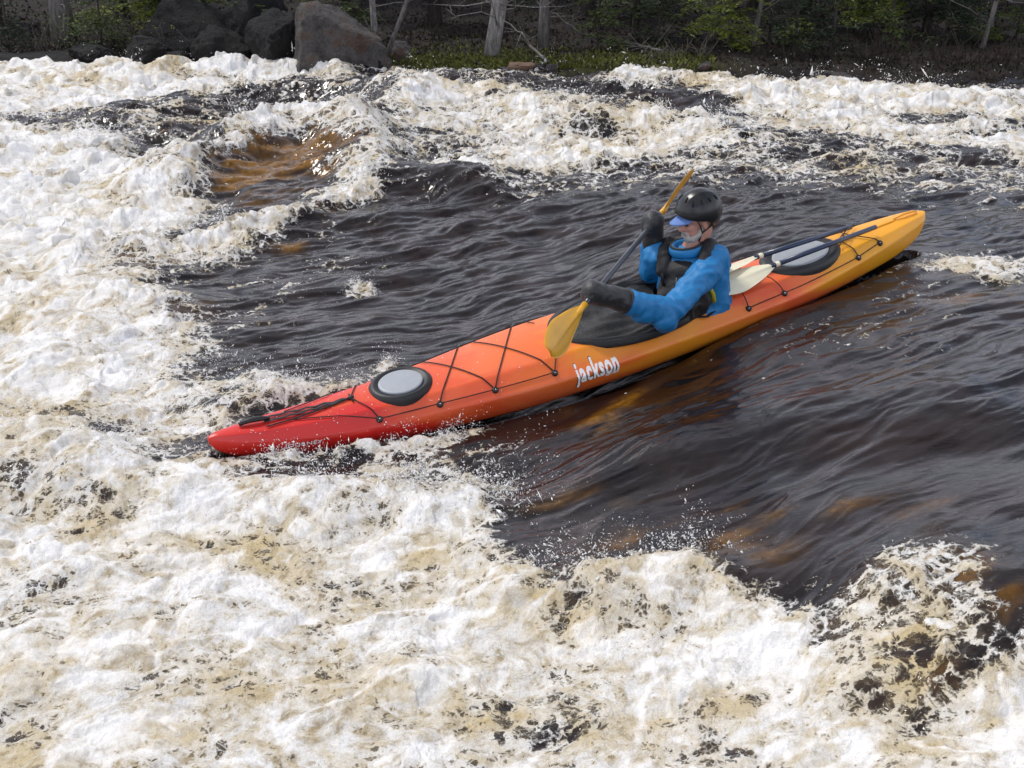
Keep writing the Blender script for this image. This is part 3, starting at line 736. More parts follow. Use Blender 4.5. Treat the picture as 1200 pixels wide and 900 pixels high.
# --- threads of foam drawn out over dark water
for v_, pts in ((.9, [(150,120),(300,112),(400,110),(480,125),(520,160),(470,215),(400,160),(250,180),(120,150),(60,150)]), (.8, [(480,195),(700,190),(860,185),(1200,185),(1600,190),(1600,262),(1200,250),(1000,235),(800,222),(640,240),(470,235)]), (.55, [(400,85),(1200,100),(1200,120),(400,110)]), (.45, [(1050,300),(1500,290),(1500,345),(1040,345)]), (.35, [(850,330),(1100,300),(1200,420),(900,470)]), (.5, [(120,330),(300,290),(440,240),(440,330),(300,420),(240,440)]), (.9,[(990,690),(1060,650),(1150,650),(1160,740),(1150,830),(1000,830)]), (.6,[(230,520),(600,500),(620,600),(300,560)])):
    paint(LACE, v_, .3, pts)
# --- tea-coloured foam
for a in ((111,612,50,18),(195,617,44,13),(306,622,44,22),(177,722,40,20),(267,765,40,20),(300,790,50,22),(178,838,60,22),(378,789,34,24),(440,784,34,20),(410,812,26,18),(555,829,40,20),(596,822,34,18),(689,842,30,18),(747,680,70,22),(613,712,50,30),(60,380,70,36),(90,250,50,20),(40,500,70,40),(60,760,70,40),(40,320,40,20),(230,155,30,14),(560,118,70,10),(740,150,50,12),(700,182,60,8),(960,110,30,8),(1080,118,50,9),(830,105,30,8),(90,107,60,9),(200,98,30,8),(1180,690,50,20),(1060,780,60,40),(1000,200,40,10),(330,640,60,24),(480,640,40,16),(850,800,60,20),(1100,860,70,24),(760,830,50,20),(40,880,80,40),(240,640,60,20),(680,720,60,20)): spot(TAN, .9, *a)
# --- amber: thin water over rock and sunlit wave
for a in ((360,192,58,20),(312,205,48,22),(272,222,34,14)): spot(AMB, 2.2, *a)
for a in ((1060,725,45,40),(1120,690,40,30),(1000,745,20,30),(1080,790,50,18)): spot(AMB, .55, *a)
for a in ((390,258,22,7),(330,290,24,7),(150,325,26,10),(228,370,26,13),(205,166,14,8),(830,600,60,10),(870,640,60,16),(770,620,60,9),(1090,600,40,6),(1150,700,30,34),(700,500,30,20),(720,470,60,10),(820,410,60,10),(960,600,60,7),(1160,352,60,5),(880,655,50,14),(760,635,60,14),(140,130,26,8),(500,515,40,8),(660,590,70,8)): spot(AMB, .9, *a)
# --- waves: (points, height, half width across)
Hm = np.zeros(gx.shape)
def ridge(pts, h, wd, steep=0):
    p = wpoly(pts); d = sdf(p, closed=False); Hm[:] = Hm+h*np.exp(-(d/wd)**2)
ridge([(190,226),(250,196),(300,178),(350,164),(405,172),(430,195)], .30, .36)
ridge([(150,150),(230,135),(290,122),(390,116),(480,130)], .20, .55)
ridge([(-100,98),(0,96),(150,100),(330,92),(400,96)], .20, .45)
ridge([(-200,190),(0,190),(90,185)], .16, .5)
ridge([(435,165),(480,126),(560,122),(640,134),(720,142)], .17, .35)
ridge([(640,160),(760,158),(855,170)], .20, .30)
ridge([(720,98),(800,102),(860,110)], .10, .35); ridge([(900,118),(1000,120),(1060,126),(1200,132),(1500,136)], .14, .40)
ridge([(430,215),(500,218),(560,222)], .16, .30)
ridge([(120,302),(230,288),(330,262),(435,226)], .10, .22)
ridge([(180,168),(240,172)], .12, .25)
ridge([(380,100),(440,96),(520,96),(600,100)], .07, .35)
ridge([(760,130),(860,130)], .14, .4)
ridge([(100,420),(170,380),(120,340)], .12, .5); ridge([(-50,540),(60,520),(110,560)], .12, .3)
ridge([(320,580),(440,592),(540,600)], .10, .18); ridge([(560,650),(600,700),(700,690),(820,680)], .07, .20)
ridge([(1050,690),(1110,670),(1160,690)], .09, .28)
ridge([(260,480),(340,470),(400,462)], .06, .14)
ridge([(440,545),(560,560),(640,560)], -.06, .22); ridge([(1000,740),(960,700)], -.03, .18)
ridge([(660,560),(860,500),(1100,470)], .05, .25); ridge([(760,590),(900,560),(1200,530)], -.03, .2)
# the ledge under the foreground: the tongue drops into the foam
led = sstep(.10, -.22, sdf(wpoly([(-500,560),(330,575),(560,600),(600,690),(830,690),(960,730),(1000,790),(1150,790),(1200,760),(1700,720),(1700,1150),(-500,1150)])))
Hm -= .10*led

def bil(A, x, y):
    fx = np.clip((x-GX[0])/.045, 0, len(GX)-2.001); fy = np.clip((y-GY[0])/.045, 0, len(GY)-2.001)
    ix = fx.astype(int); iy = fy.astype(int); tx = fx-ix; ty = fy-iy
    return (A[iy,ix]*(1-tx)+A[iy,ix+1]*tx)*(1-ty)+(A[iy+1,ix]*(1-tx)+A[iy+1,ix+1]*tx)*ty
def surf(X, Y):
    """water surface at world x, y -> dx, dy, z, foam, tan, amber"""
    near = np.clip(Y/6, .5, 2)
    # current direction bends: along = downstream coordinate, across
    th = math.radians(27)+.22*fbm(X*.22, Y*.22, 2, 91)-sstep(8, 12, Y)*.35
    wx = X+.16*near*fbm(X*1.3, Y*1.3, 3, 1)+.05*fbm(X*5, Y*5, 3, 4); wy = Y+.16*near*fbm(X*1.3, Y*1.3, 3, 2)+.05*fbm(X*5, Y*5, 3, 5)
    d = bil(D, wx, wy); tan = bil(TAN, wx, wy); amb = bil(AMB, wx, wy)
    n1 = fbm(X*2.2, Y*3.0, 5, 10); n2 = fbm(X*9+1.5*n1, Y*11, 4, 20)
    th0 = math.radians(27); a = X*math.cos(th0)+Y*math.sin(th0); b = -X*math.sin(th0)+Y*math.cos(th0)
    b = b+.20*fbm(X*.7, Y*.7, 3, 33)+.05*fbm(X*2.3, Y*2.3, 2, 35)-.35*sstep(8,12,Y)*X*.3
    st = 1-2*np.abs(fbm(a*.9, b*6, 4, 40))            # foam streaks along the current
    wv = 1-2*np.abs(fbm(X*.5+.3*n1, Y*1.25, 3, 85)); fr = sstep(7.5, 10.5, Y)
    f = d-.06*sstep(.6,.95,d)+.62*n1+.42*n2+fr*.45*(wv-.45)*sstep(.03,.15,d)+.38*(st-.40)*np.clip(1.4*d*(1-d)*2, 0, 1)
    lc = bil(LACE, wx, wy); la = 1-2*np.abs(fbm(a*1.3+.5*n1, b*4.5, 3, 45)); lb = 1-2*np.abs(fbm(X*3.2+n1, Y*5+n1, 3, 47))
    lf = lc*(.75*sstep(.72, .98, la)+.6*sstep(.78, 1.0, lb))*sstep(-.35, .25, fbm(X*1.5, Y*1.5, 2, 49)+.2)
    f = np.maximum(f, lf*.95)
    foam = sstep(.34, .72, f)
    foam = np.where((d < .06) & (lf < .05), foam*0, foam)
    # height
    z = base_z(X, Y)+bil(Hm, X+.3*(wx-X), Y+.3*(wy-Y))
    dist = np.clip(Y/7, .6, 1.6)
    # distance from the hull
    P = np.stack([X-KB[0], Y-KB[1]], -1); ah = KA[:2]/np.linalg.norm(KA[:2]); s = P@ah; c = P@np.array([-ah[1], ah[0]])
    sl = s*KL/np.linalg.norm(KS[:2]-KB[:2]); over = np.maximum(0, np.maximum(-sl, sl-KL)); hb = np.interp(sl, ks, kb)
    dh = np.hypot(np.maximum(0, np.abs(c)-hb), over); nh = np.exp(-(dh/.38)**2)
    calm = 1-.55*nh
    # ripples stretched along the current
    r1 = fbm(a*.75, b*2.6, 3, 50); r2 = 1-2*np.abs(fbm(a*1.1+.6*r1, b*4.6, 3, 60)); r3 = 1-2*np.abs(fbm(a*3.0+r1, b*11+2*r1, 2, 70)); r4 = perlin(a*14+2*r1, b*30+3*r1, 80)
    gl = .35+.65*sstep(-.5, .4, fbm(X*.8, Y*.8, 2, 95))       # glassy and ruffled patches
    glass = 1-.65*sstep(.9, .0, np.hypot((X-2.0)/1.8, (Y-4.9)/.55))   # smooth tongue in the near right
    rip = (.050*r1*dist+.019*r2*dist*glass+(.0070*r3+.0014*r4)*gl*dist*glass)+(.014*fbm(X*2.6, Y*3.0, 2, 98)*(.4+.6*glass)+(.0042*perlin(X*7.3+r1, Y*8.1, 99)+.0016*perlin(X*17, Y*19, 101))*gl*glass)*dist
    far = sstep(8, 12, Y); rip = rip+far*(.030*fbm(X*1.5, Y*3, 3, 97)+.10*(wv-.4))
    # boiling foam: pillows and torn crests
    p1 = np.abs(fbm(wx*1.7, wy*2.0, 2, 100)); p2 = np.abs(fbm(wx*4.2, wy*5.0, 2, 110)); p3 = np.abs(perlin(wx*11+n1, wy*12+n2, 120)); p4 = np.abs(perlin(wx*25+n2, wy*27, 130)); p5 = perlin(wx*60, wy*62, 140); p6 = perlin(wx*120, wy*125, 150)
    rg = 1-2*np.abs(fbm(wx*3.0+.4*n2, wy*3.6, 4, 160)); torn = sstep(.3, .95, rg)
    boil = .17*(p1-.15)+.075*(p2-.12)+.018*p3+.009*p4+.004*p5+.002*p6+.040*torn*sstep(-.2, .5, n1)
    ff = np.clip(f*1.5-.35, 0, 1)*sstep(.05, .35, d)
    amp = np.clip(.55+.75*(Y-3)/8, .7, 1.15)*(1-.33*sstep(5.0, 3.6, Y))
    z = z+rip*calm*(1-.5*ff)+boil*ff*calm*amp+.012*foam
    # the boat lies in the water: follow its waterline, never inside the hull
    wl = np.interp(sl, WS, WZ)+.012*r1+.006*r2; z = z*(1-nh**1.5)+nh**1.5*(wl+.35*boil*ff+.4*rip)
    z = z+.035*np.exp(-(dh/.05)**2)*sstep(-.05, .2, perlin(sl*4, c*3, 170))*sstep(1.9, 1.0, sl)*np.where(c < 0, .5, 1.3)
    ins = sstep(.012, -.02, np.abs(c)-hb*.90)*(over <= 0); z = z-.16*ins
    bow = np.exp(-((sl-.9)/.7)**2-((c-.28)/.12)**2); z = z+.05*bow*(.5+n2); foam = np.clip(foam+.6*bow*sstep(-.1, .3, n2), 0, 1)
    bown = np.exp(-((sl-.75)/.65)**2-((c+hb+.03)/.07)**2)*(.6+1.2*n2+.8*perlin(sl*9, c*9, 171)); z = z+.030*np.clip(bown, 0, 1.2); bow = bow+1.3*np.clip(bown, 0, 1)
    # choppy sideways shift sharpens the crests
    q1 = fbm(wx*4, wy*4, 3, 180)*.05*ff*amp*calm; q2 = fbm(wx*4, wy*4, 3, 190)*.05*ff*amp*calm
    q1 = q1+perlin(wx*22, wy*22, 195)*.005*ff*calm; q2 = q2+perlin(wx*22, wy*22, 197)*.005*ff*calm
    deep = boil-.03
    tan = np.clip(tan*(1.0+1.2*n2)+.30*sstep(.0, .5, fbm(X*1.6, Y*1.9, 3, 210))+.25*sstep(.0,-.05,boil), 0, 1)
    amb = np.clip(amb*(.30*sstep(1.0, 2.0, amb)+1.2*sstep(-.25, .45, fbm(a*1.6, b*7, 4, 220)+.10*r1)), 0, 1)
    return q1, q2, z, np.maximum(f*sstep(.03, .08, d), lf*.9)+bow*.5, tan, amb, foam
NR, NC = 1150, 1480
ty = np.linspace(0, 1, NR); yy = 2.05*(18.2/2.05)**ty
tc_ = np.linspace(-1, 1, NC); cc_ = .53*tc_+.55*tc_**7
Yg = np.repeat(yy[:, None], NC, 1); Xg = (Yg*.92+1.1)*cc_[None, :]
qa, qb, zz_, foam_f, tan_, amb_, foam_ = surf(Xg.ravel(), Yg.ravel())
V = np.stack([Xg.ravel()+qa, Yg.ravel()+qb, zz_], -1)
ii = np.arange(NR-1)[:, None]*NC+np.arange(NC-1)[None, :]
Fq = np.stack([ii, ii+1, ii+NC+1, ii+NC], -1).reshape(-1, 4)

def water_mat():
    m, nt, b = newmat('river water and foam'); L = nt.links
    def attr(n): a = nd(nt, 'ShaderNodeAttribute', attribute_name=n); return a.outputs['Fac']
    def math_(op, a, b_=None, c=None):
        n = nd(nt, 'ShaderNodeMath', operation=op)
        for i, x in enumerate((a, b_, c)):
            if x is None: continue
            if isinstance(x, (int, float)): n.inputs[i].default_value = x
            else: L.new(x, n.inputs[i])
        return n.outputs[0]
    def mr(v, a, b_, c, d_):
        n = nd(nt, 'ShaderNodeMapRange', interpolation_type='SMOOTHSTEP'); L.new(v, n.inputs['Value'])
        for k, x in zip(('From Min','From Max','To Min','To Max'), (a, b_, c, d_)): n.inputs[k].default_value = x
        return n.outputs[0]
    def mixc(f, a, b_):
        n = nd(nt, 'ShaderNodeMix', data_type='RGBA')
        L.new(f, n.inputs['Factor']) if not isinstance(f, float) else None
        for k, x in (('A', a), ('B', b_)):
            if isinstance(x, tuple): n.inputs[k].default_value = (*x, 1)
            else: L.new(x, n.inputs[k])
        return n.outputs['Result']
    tc = nd(nt, 'ShaderNodeTexCoord'); O = tc.outputs['Object']
    def noise(sc, det, ro=.55, dist=0, vec=O):
        n = nd(nt, 'ShaderNodeTexNoise'); inp(n, Scale=sc, Detail=det, Roughness=ro, Distortion=dist); L.new(vec, n.inputs['Vector']); return n.outputs['Fac']
    nA = noise(26, 6, .68, .8); nB = noise(95, 4, .7, .3); nC = noise(9, 4)
    fa = attr('foam')
    # foam cover: bubble webs and torn strands
    nv = nd(nt, 'ShaderNodeTexNoise'); inp(nv, Scale=7, Detail=4, Roughness=.6); L.new(O, nv.inputs['Vector'])
    dvn = nd(nt, 'ShaderNodeVectorMath', operation='MULTIPLY_ADD'); L.new(nv.outputs['Color'], dvn.inputs[0]); dvn.inputs[1].default_value = (.16,.16,.16); L.new(O, dvn.inputs[2])
    def web(sc, w):
        v_ = nd(nt, 'ShaderNodeTexVoronoi', feature='DISTANCE_TO_EDGE'); inp(v_, Scale=sc); L.new(dvn.outputs[0], v_.inputs['Vector']); return mr(v_.outputs['Distance'], 0, w, 1, 0)
    l1 = web(11, .22); l2 = web(34, .26)
    t = math_('ADD', fa, math_('MULTIPLY', math_('SUBTRACT', nA, .5), .55)); t = math_('ADD', t, math_('MULTIPLY', math_('SUBTRACT', nB, .5), .45))
    t = math_('ADD', t, math_('ADD', math_('MULTIPLY', math_('SUBTRACT', l1, .4), .30), math_('MULTIPLY', math_('SUBTRACT', l2, .4), .22)))
    fac = mr(t, .38, .64, 0, 1); fac = math_('MULTIPLY', fac, mr(fa, .08, .24, 0, 1))
    # loose bubbles floating on the dark tongue
    vo = nd(nt, 'ShaderNodeTexVoronoi'); inp(vo, Scale=4.5, Randomness=1.0); L.new(O, vo.inputs['Vector'])
    bub = math_('LESS_THAN', math_('ADD', vo.outputs['Distance'], math_('MULTIPLY', nB, .04)), .062); bub = math_('MULTIPLY', bub, mr(nC, .50, .56, 0, .75))
    fac = math_('MAXIMUM', fac, bub)
    tanf = math_('MULTIPLY', attr('tan'), 1.0)
    foamc = mixc(tanf, (.80,.795,.77), (.58,.45,.22))
    # thin torn foam lets the tea-brown water through
    sw = noise(2.2, 7, .62, 2.6); sw2 = noise(5.0, 7, .66, 2.8)
    foamc = mixc(mr(sw, .46, .64, 0, .75), foamc, (.56,.45,.245))
    inner = mr(fa, .45, .85, 0, 1)
    foamc = mixc(math_('MULTIPLY', mr(sw2, .48, .66, 0, .95), inner), foamc, (.31,.225,.10))
    foamc = mixc(math_('MULTIPLY', mr(t, .50, 1.05, .75, 0), inner), foamc, (.54,.43,.24))
    core = mr(fa, .80, 1.20, 0, .85); foamc = mixc(core, foamc, (.84,.84,.825))
    # wet grain of bubbles
    ng = noise(210, 3, .8); foamc = mixc(mr(ng, .40, .62, .30, 0), foamc, (.40,.37,.31))
    vn = noise(1.7, 5, .5, 1.9); vv = math_('ABSOLUTE', math_('SUBTRACT', vn, .5)); vein = math_('MULTIPLY', mr(vv, .008, .085, 1, 0), mr(fa, .6, .9, 0, .6)); foamc = mixc(vein, foamc, (.84,.84,.83))
    wat_ = mixc(mr(noise(3.0, 3), .35, .7, 0, 1), (.009,.007,.007), (.018,.011,.009))
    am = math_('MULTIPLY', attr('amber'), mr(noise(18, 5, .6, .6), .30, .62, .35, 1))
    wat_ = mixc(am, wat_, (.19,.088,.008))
    wat_ = mixc(mr(fa, .30, .80, 0, .85), wat_, (.135,.095,.045))
    col = mixc(fac, wat_, foamc)
    L.new(col, b.inputs['Base Color'])
    rg = math_('ADD', math_('MULTIPLY', fac, mr(nB, .38, .60, .10, .50)), .03)
    L.new(rg, b.inputs['Roughness']); b.inputs['IOR'].default_value = 1.40
    # fine ripples and froth
    mp = nd(nt, 'ShaderNodeMapping'); mp.inputs['Rotation'].default_value = (0, 0, -math.radians(27)); mp.inputs['Scale'].default_value = (1, 2.6, 1); L.new(O, mp.inputs['Vector'])
    rr = noise(26, 4, .6, 1.2, mp.outputs[0])
    hw = math_('MULTIPLY', rr, .0014); hf_ = math_('ADD', math_('MULTIPLY', nB, math_('MULTIPLY', math_('SUBTRACT', 1.0, vein), .008)), math_('MULTIPLY', nA, .010))
    hm = nd(nt, 'ShaderNodeMix', data_type='FLOAT'); L.new(fac, hm.inputs['Factor']); L.new(hw, hm.inputs['A']); L.new(hf_, hm.inputs['B'])
    bp = nd(nt, 'ShaderNodeBump'); inp(bp, Strength=1.0, Distance=1.0); L.new(hm.outputs['Result'], bp.inputs['Height']); L.new(bp.outputs['Normal'], b.inputs['Normal'])
    return m
M_water = water_mat()
river = big_mesh('water', V, Fq, M_water, dict(foam=foam_f, tan=tan_, amber=amb_)); tag(river, kind='structure')

# ------------------------------------------------------------------ spray: drops and short strings of thrown water
def spray():
    N = 190000
    sx = rng.uniform(-1, 1, N); ly = 2.5*(15.5/2.5)**rng.uniform(0, 1, N)**.9; X = (ly*.92+1.0)*.50*sx
    q1, q2, z, f, tn, am, fo = surf(X, ly)
    e = .06; zx = surf(X+e, ly)[2]; zy = surf(X, ly+e)[2]; zb = surf(X, ly-e)[2]; zl = surf(X-e, ly)[2]
    crest = np.clip((z*4-zx-zy-zb-zl)/.10, 0, 1)
    clump = sstep(.05, .55, fbm(X*1.8, ly*1.8, 3, 300)+.15)
    p = np.clip(fo*.25+1.1*crest*fo, 0, 1)*clump
    k = rng.uniform(0, 1, N) < p*.75; X = X[k]; Y = ly[k]; Z = z[k]; c = crest[k]; n = len(X)
    lift = rng.exponential(1, n)*(.018+.05*c)*np.clip(Y/6, .7, 1.6)
    P = [np.stack([X+rng.normal(0, .01, n), Y+rng.normal(0, .01, n), Z+lift*.9], -1)]; R = [rng.uniform(.0011, .0034, n)*np.clip(Y/5, .6, 1.9)]
    def burst(px, py, num, rad, h, lean=(0,0), r=.003):
        c0 = at(px, py, float(base_z(*[np.array(v) for v in wat(px, py)])));
        nj = max(8, num//14); 
        jets = rng.normal(0, 1, (nj, 2))*rad; jh = rng.exponential(1, nj)*h; ji = rng.integers(0, nj, num); tt = rng.uniform(0, 1, num)**.7
        dx = jets[ji]*(.5+.8*tt[:, None])+rng.normal(0, .014, (num, 2))*(.5+tt[:, None]*1.5)+np.array(lean)*tt[:, None]*jh[ji][:, None]
        zz = np.minimum(jh[ji], h*3)*tt*(2-tt)
        x = c0[0]+dx[:, 0]; y = c0[1]+dx[:, 1]; z = surf(x, y)[2]+zz
        P.append(np.stack([x, y, z], -1)); R.append((.3+rng.exponential(.55, num))*r*(1.15-.5*tt))
    for a in ((500,585,1100,.16,.07,(.5,.3)),(560,575,1300,.12,.08,(.8,.3)),(590,600,700,.10,.07,(.8,.3)),(440,580,900,.16,.06,(.3,.3)),(380,575,700,.12,.05),
              (490,545,700,.09,.04,(.3,-.3)),(520,510,900,.07,.05,(.2,-.3)),(540,500,500,.06,.05,(.3,-.2)),(470,518,700,.08,.04,(0,-.4)),(365,530,700,.09,.035,(0,-.4)),(420,455,700,.10,.045,(.2,.4)),(345,455,900,.12,.05,(.3,.4)),(300,460,800,.12,.05),(455,430,400,.06,.05,(.2,.4)),
              (270,525,700,.10,.03,(-.2,-.4)),(330,540,900,.14,.035),(400,525,700,.12,.03,(0,-.4)),(700,655,700,.14,.05),(800,650,800,.13,.06),(650,675,500,.10,.05),
              (230,430,700,.14,.06,(.4,0)),(200,490,700,.2,.05),(240,270,600,.18,.06),(300,180,600,.2,.09),(400,165,600,.18,.07),(310,186,150,.05,.16),
              (850,165,1000,.22,.09,(.5,0)),(760,150,800,.25,.08),(530,115,900,.30,.09),(660,135,600,.22,.08),(1060,115,800,.4,.09),(730,90,500,.35,.10),(940,100,500,.35,.10),(340,85,900,.30,.13),(260,86,400,.2,.09),(90,84,500,.25,.10),(165,90,400,.3,.10),(640,84,160,.15,.10),(100,185,800,.3,.09),(420,340,260,.05,.04),(434,226,400,.10,.05),(20,520,700,.2,.06),(120,540,500,.15,.05)):
        burst(*a, r=.0023 if a[1] > 300 else .0042)
    P = np.concatenate(P); R = np.concatenate(R); n = len(P)
    # octahedral drops, drawn out in the direction they fly
    d = rng.normal(0, 1, (n, 3))*np.array([1,1,1.3]); d /= np.linalg.norm(d, axis=1)[:, None]; st = 1+rng.exponential(1.5, n)*(rng.uniform(0, 1, n) < .6)
    u = np.cross(d, [0.3,.2,1.0]); u /= np.linalg.norm(u, axis=1)[:, None]+1e-9; w_ = np.cross(d, u)
    Vs = np.stack([P+d*(R*st)[:, None], P-d*(R*st)[:, None], P+u*R[:, None], P-u*R[:, None], P+w_*R[:, None], P-w_*R[:, None]], 1).reshape(-1, 3)
    t = np.array([(0,2,4),(0,4,3),(0,3,5),(0,5,2),(1,4,2),(1,3,4),(1,5,3),(1,2,5)])
    Fs = (np.arange(n)[:, None, None]*6+t[None]).reshape(-1, 3)
    m = simple('flying drops', (.80,.80,.78), .12, .05)
    o = big_mesh('spray', Vs, Fs, m); tag(o, 'white spray and droplets thrown up by the rapids', 'spray', kind='stuff')
spray()

# ------------------------------------------------------------------ far bank and forest
def bank_y(x):
    return np.interp(x, [-14,-6.8,-4.5,-2.4,-1.6,0,1.2,2.4,4.2,6.6,14], [16.6,16.1,15.9,15.7,15.95,16.0,15.9,15.4,15.0,14.85,15.0])
def ground_z(x, y):
    x = np.asarray(x, float); y = np.asarray(y, float); e = y-bank_y(x)+.25*fbm(x*1.1, y*1.1, 3, 400)
    edge = .20+.12*fbm(x*.6, y*.6, 2, 410)
    z = .02+edge*sstep(-.05, .35, e)+.055*np.maximum(0, e)+.10*fbm(x*.5, y*.5, 4, 420)*sstep(.3, 2, e)+.035*fbm(x*3, y*3, 4, 430)*sstep(0, .5, e)
    z = z+.16*np.maximum(0, y-27)-.9*sstep(.0, -1.0, e)
    return z+.15*sstep(-9, 9, x)
ux = np.linspace(-17, 19, 620); uy = 14.2+(48-14.2)*np.linspace(0, 1, 330)**1.9
bx, by = np.meshgrid(ux, uy); bz = ground_z(bx, by)
ii = np.arange(329)[:, None]*620+np.arange(619)[None, :]
moss_ = sstep(.9, .1, np.abs(by-bank_y(bx)-.35)/.55)*sstep(-1.9, -1.3, bx)*sstep(3.4, 1.4, bx)
def ground_mat():
    m, nt, b = newmat('forest floor'); L = nt.links; tc = nd(nt, 'ShaderNodeTexCoord')
    n1 = nd(nt, 'ShaderNodeTexNoise'); inp(n1, Scale=5, Detail=8, Roughness=.7); L.new(tc.outputs['Object'], n1.inputs['Vector'])
    r = ramp(nt, [(.30, (.006,.004,.003)), (.48, (.009,.005,.004)), (.58, (.018,.009,.006)), (.70, (.016,.017,.007)), (.8, (.035,.028,.018))]); L.new(n1.outputs['Fac'], r.inputs['Fac'])
    n2 = nd(nt, 'ShaderNodeTexNoise'); inp(n2, Scale=9, Detail=6); L.new(tc.outputs['Object'], n2.inputs['Vector'])
    r2 = ramp(nt, [(.3, (.028,.032,.006)), (.55, (.085,.095,.012)), (.75, (.14,.135,.02))]); L.new(n2.outputs['Fac'], r2.inputs['Fac'])
    a = nd(nt, 'ShaderNodeAttribute', attribute_name='moss'); mu = nd(nt, 'ShaderNodeMath', operation='MULTIPLY'); L.new(a.outputs['Fac'], mu.inputs[0])
    rr = ramp(nt, [(.38,(0,0,0)),(.52,(1,1,1))]); L.new(n2.outputs['Fac'], rr.inputs['Fac']); L.new(rr.outputs['Color'], mu.inputs[1])
    mx = nd(nt, 'ShaderNodeMix', data_type='RGBA'); L.new(mu.outputs[0], mx.inputs['Factor']); L.new(r.outputs['Color'], mx.inputs['A']); L.new(r2.outputs['Color'], mx.inputs['B'])
    L.new(mx.outputs['Result'], b.inputs['Base Color']); b.inputs['Roughness'].default_value = .9
    bp = nd(nt, 'ShaderNodeBump'); inp(bp, Strength=.9, Distance=.06); L.new(n1.outputs['Fac'], bp.inputs['Height']); L.new(bp.outputs['Normal'], b.inputs['Normal'])
    return m
bank = big_mesh('riverbank', np.stack([bx.ravel(), by.ravel(), bz.ravel()], -1), np.stack([ii, ii+1, ii+621, ii+620], -1).reshape(-1, 4), ground_mat(), dict(moss=moss_.ravel()))
tag(bank, kind='structure')
# river bed reaching under everything
bed = mesh_obj('river_bed', [(-60,-20,-1.4),(60,-20,-1.4),(60,90,-1.4),(-60,90,-1.4)], [(0,1,2,3)], simple('dark river stones', (.05,.035,.02), .9), None, False); tag(bed, kind='structure')

# moss, grass and twig litter growing along the edge: uncountable
def litter(name, n, cols, size, cond, lab, cat, tall, zoff=0):
    x = rng.uniform(-8.5, 9.5, n); y = bank_y(x)+rng.exponential(1.2, n)*cond[0]+cond[1]
    k = (x > cond[2]) & (x < cond[3]); x, y = x[k], y[k]; n = len(x); z = ground_z(x, y)+zoff
    a = rng.uniform(0, 6.283, n); h = size*rng.uniform(.4, 1.4, n); w = h*tall; ln = rng.normal(0, .45, (n, 2))*h[:, None]
    ca, sa = np.cos(a), np.sin(a)
    Vs = np.stack([np.stack([x-ca*w, y-sa*w, z], -1), np.stack([x+ca*w, y+sa*w, z], -1), np.stack([x+ln[:,0], y+ln[:,1], z+h], -1)], 1).reshape(-1, 3)
    o = big_mesh(name, Vs, np.arange(3*n).reshape(-1, 3), simple(name+' mat', cols, .8, .6, 3), smooth=False); tag(o, lab, cat, kind='stuff')
litter('moss', 26000, (.105,.115,.014), .035, (.28, .12, -1.75, 2.6), 'bright green moss along the low bank edge', 'moss', .5)
litter('grass', 9000, (.022,.024,.009), .075, (1.0, .1, -8.5, 9.5), 'thin dark grass and stalks on the far bank', 'grass', .06)
litter('leaf_litter', 22000, (.026,.013,.007), .028, (2.6, .2, -8.5, 9.5), 'brown fallen leaves over the forest floor', 'leaf litter', .8)

# rocks
def rock_mat(name, c0, c1, c2):
    m, nt, b = newmat(name); L = nt.links; tc = nd(nt, 'ShaderNodeTexCoord')
    n1 = nd(nt, 'ShaderNodeTexNoise'); inp(n1, Scale=3.2, Detail=8, Roughness=.65); L.new(tc.outputs['Object'], n1.inputs['Vector'])
    r = ramp(nt, [(.32, c0), (.52, c1), (.62, c2), (.74, c1)]); L.new(n1.outputs['Fac'], r.inputs['Fac'])
    n2 = nd(nt, 'ShaderNodeTexNoise'); inp(n2, Scale=30, Detail=6, Roughness=.7); L.new(tc.outputs['Object'], n2.inputs['Vector'])
    mx = nd(nt, 'ShaderNodeMix', data_type='RGBA', blend_type='MULTIPLY'); mx.inputs['Factor'].default_value = .7
    r2 = ramp(nt, [(.3, (.35,.35,.35)), (.65, (1.2,1.2,1.2))]); L.new(n2.outputs['Fac'], r2.inputs['Fac']); L.new(r.outputs['Color'], mx.inputs['A']); L.new(r2.outputs['Color'], mx.inputs['B'])
    L.new(mx.outputs['Result'], b.inputs['Base Color']); b.inputs['Roughness'].default_value = .75
    bp = nd(nt, 'ShaderNodeBump'); inp(bp, Strength=1.0, Distance=.10); vc = nd(nt, 'ShaderNodeTexVoronoi', feature='DISTANCE_TO_EDGE'); inp(vc, Scale=3.3); L.new(n1.outputs['Color'], vc.inputs['Vector']); ad = nd(nt, 'ShaderNodeMath', operation='ADD'); L.new(n2.outputs['Fac'], ad.inputs[0]); L.new(vc.outputs['Distance'], ad.inputs[1]); L.new(ad.outputs[0], bp.inputs['Height']); L.new(bp.outputs['Normal'], b.inputs['Normal'])
    return m
M_rock = rock_mat('granite with rusty stains', (.035,.032,.030), (.15,.137,.128), (.15,.085,.055))
M_rockd = rock_mat('shade-darkened rock', (.003,.003,.003), (.009,.009,.0085), (.012,.008,.006))  # shade on the left ledge is put into this near-black rock colour
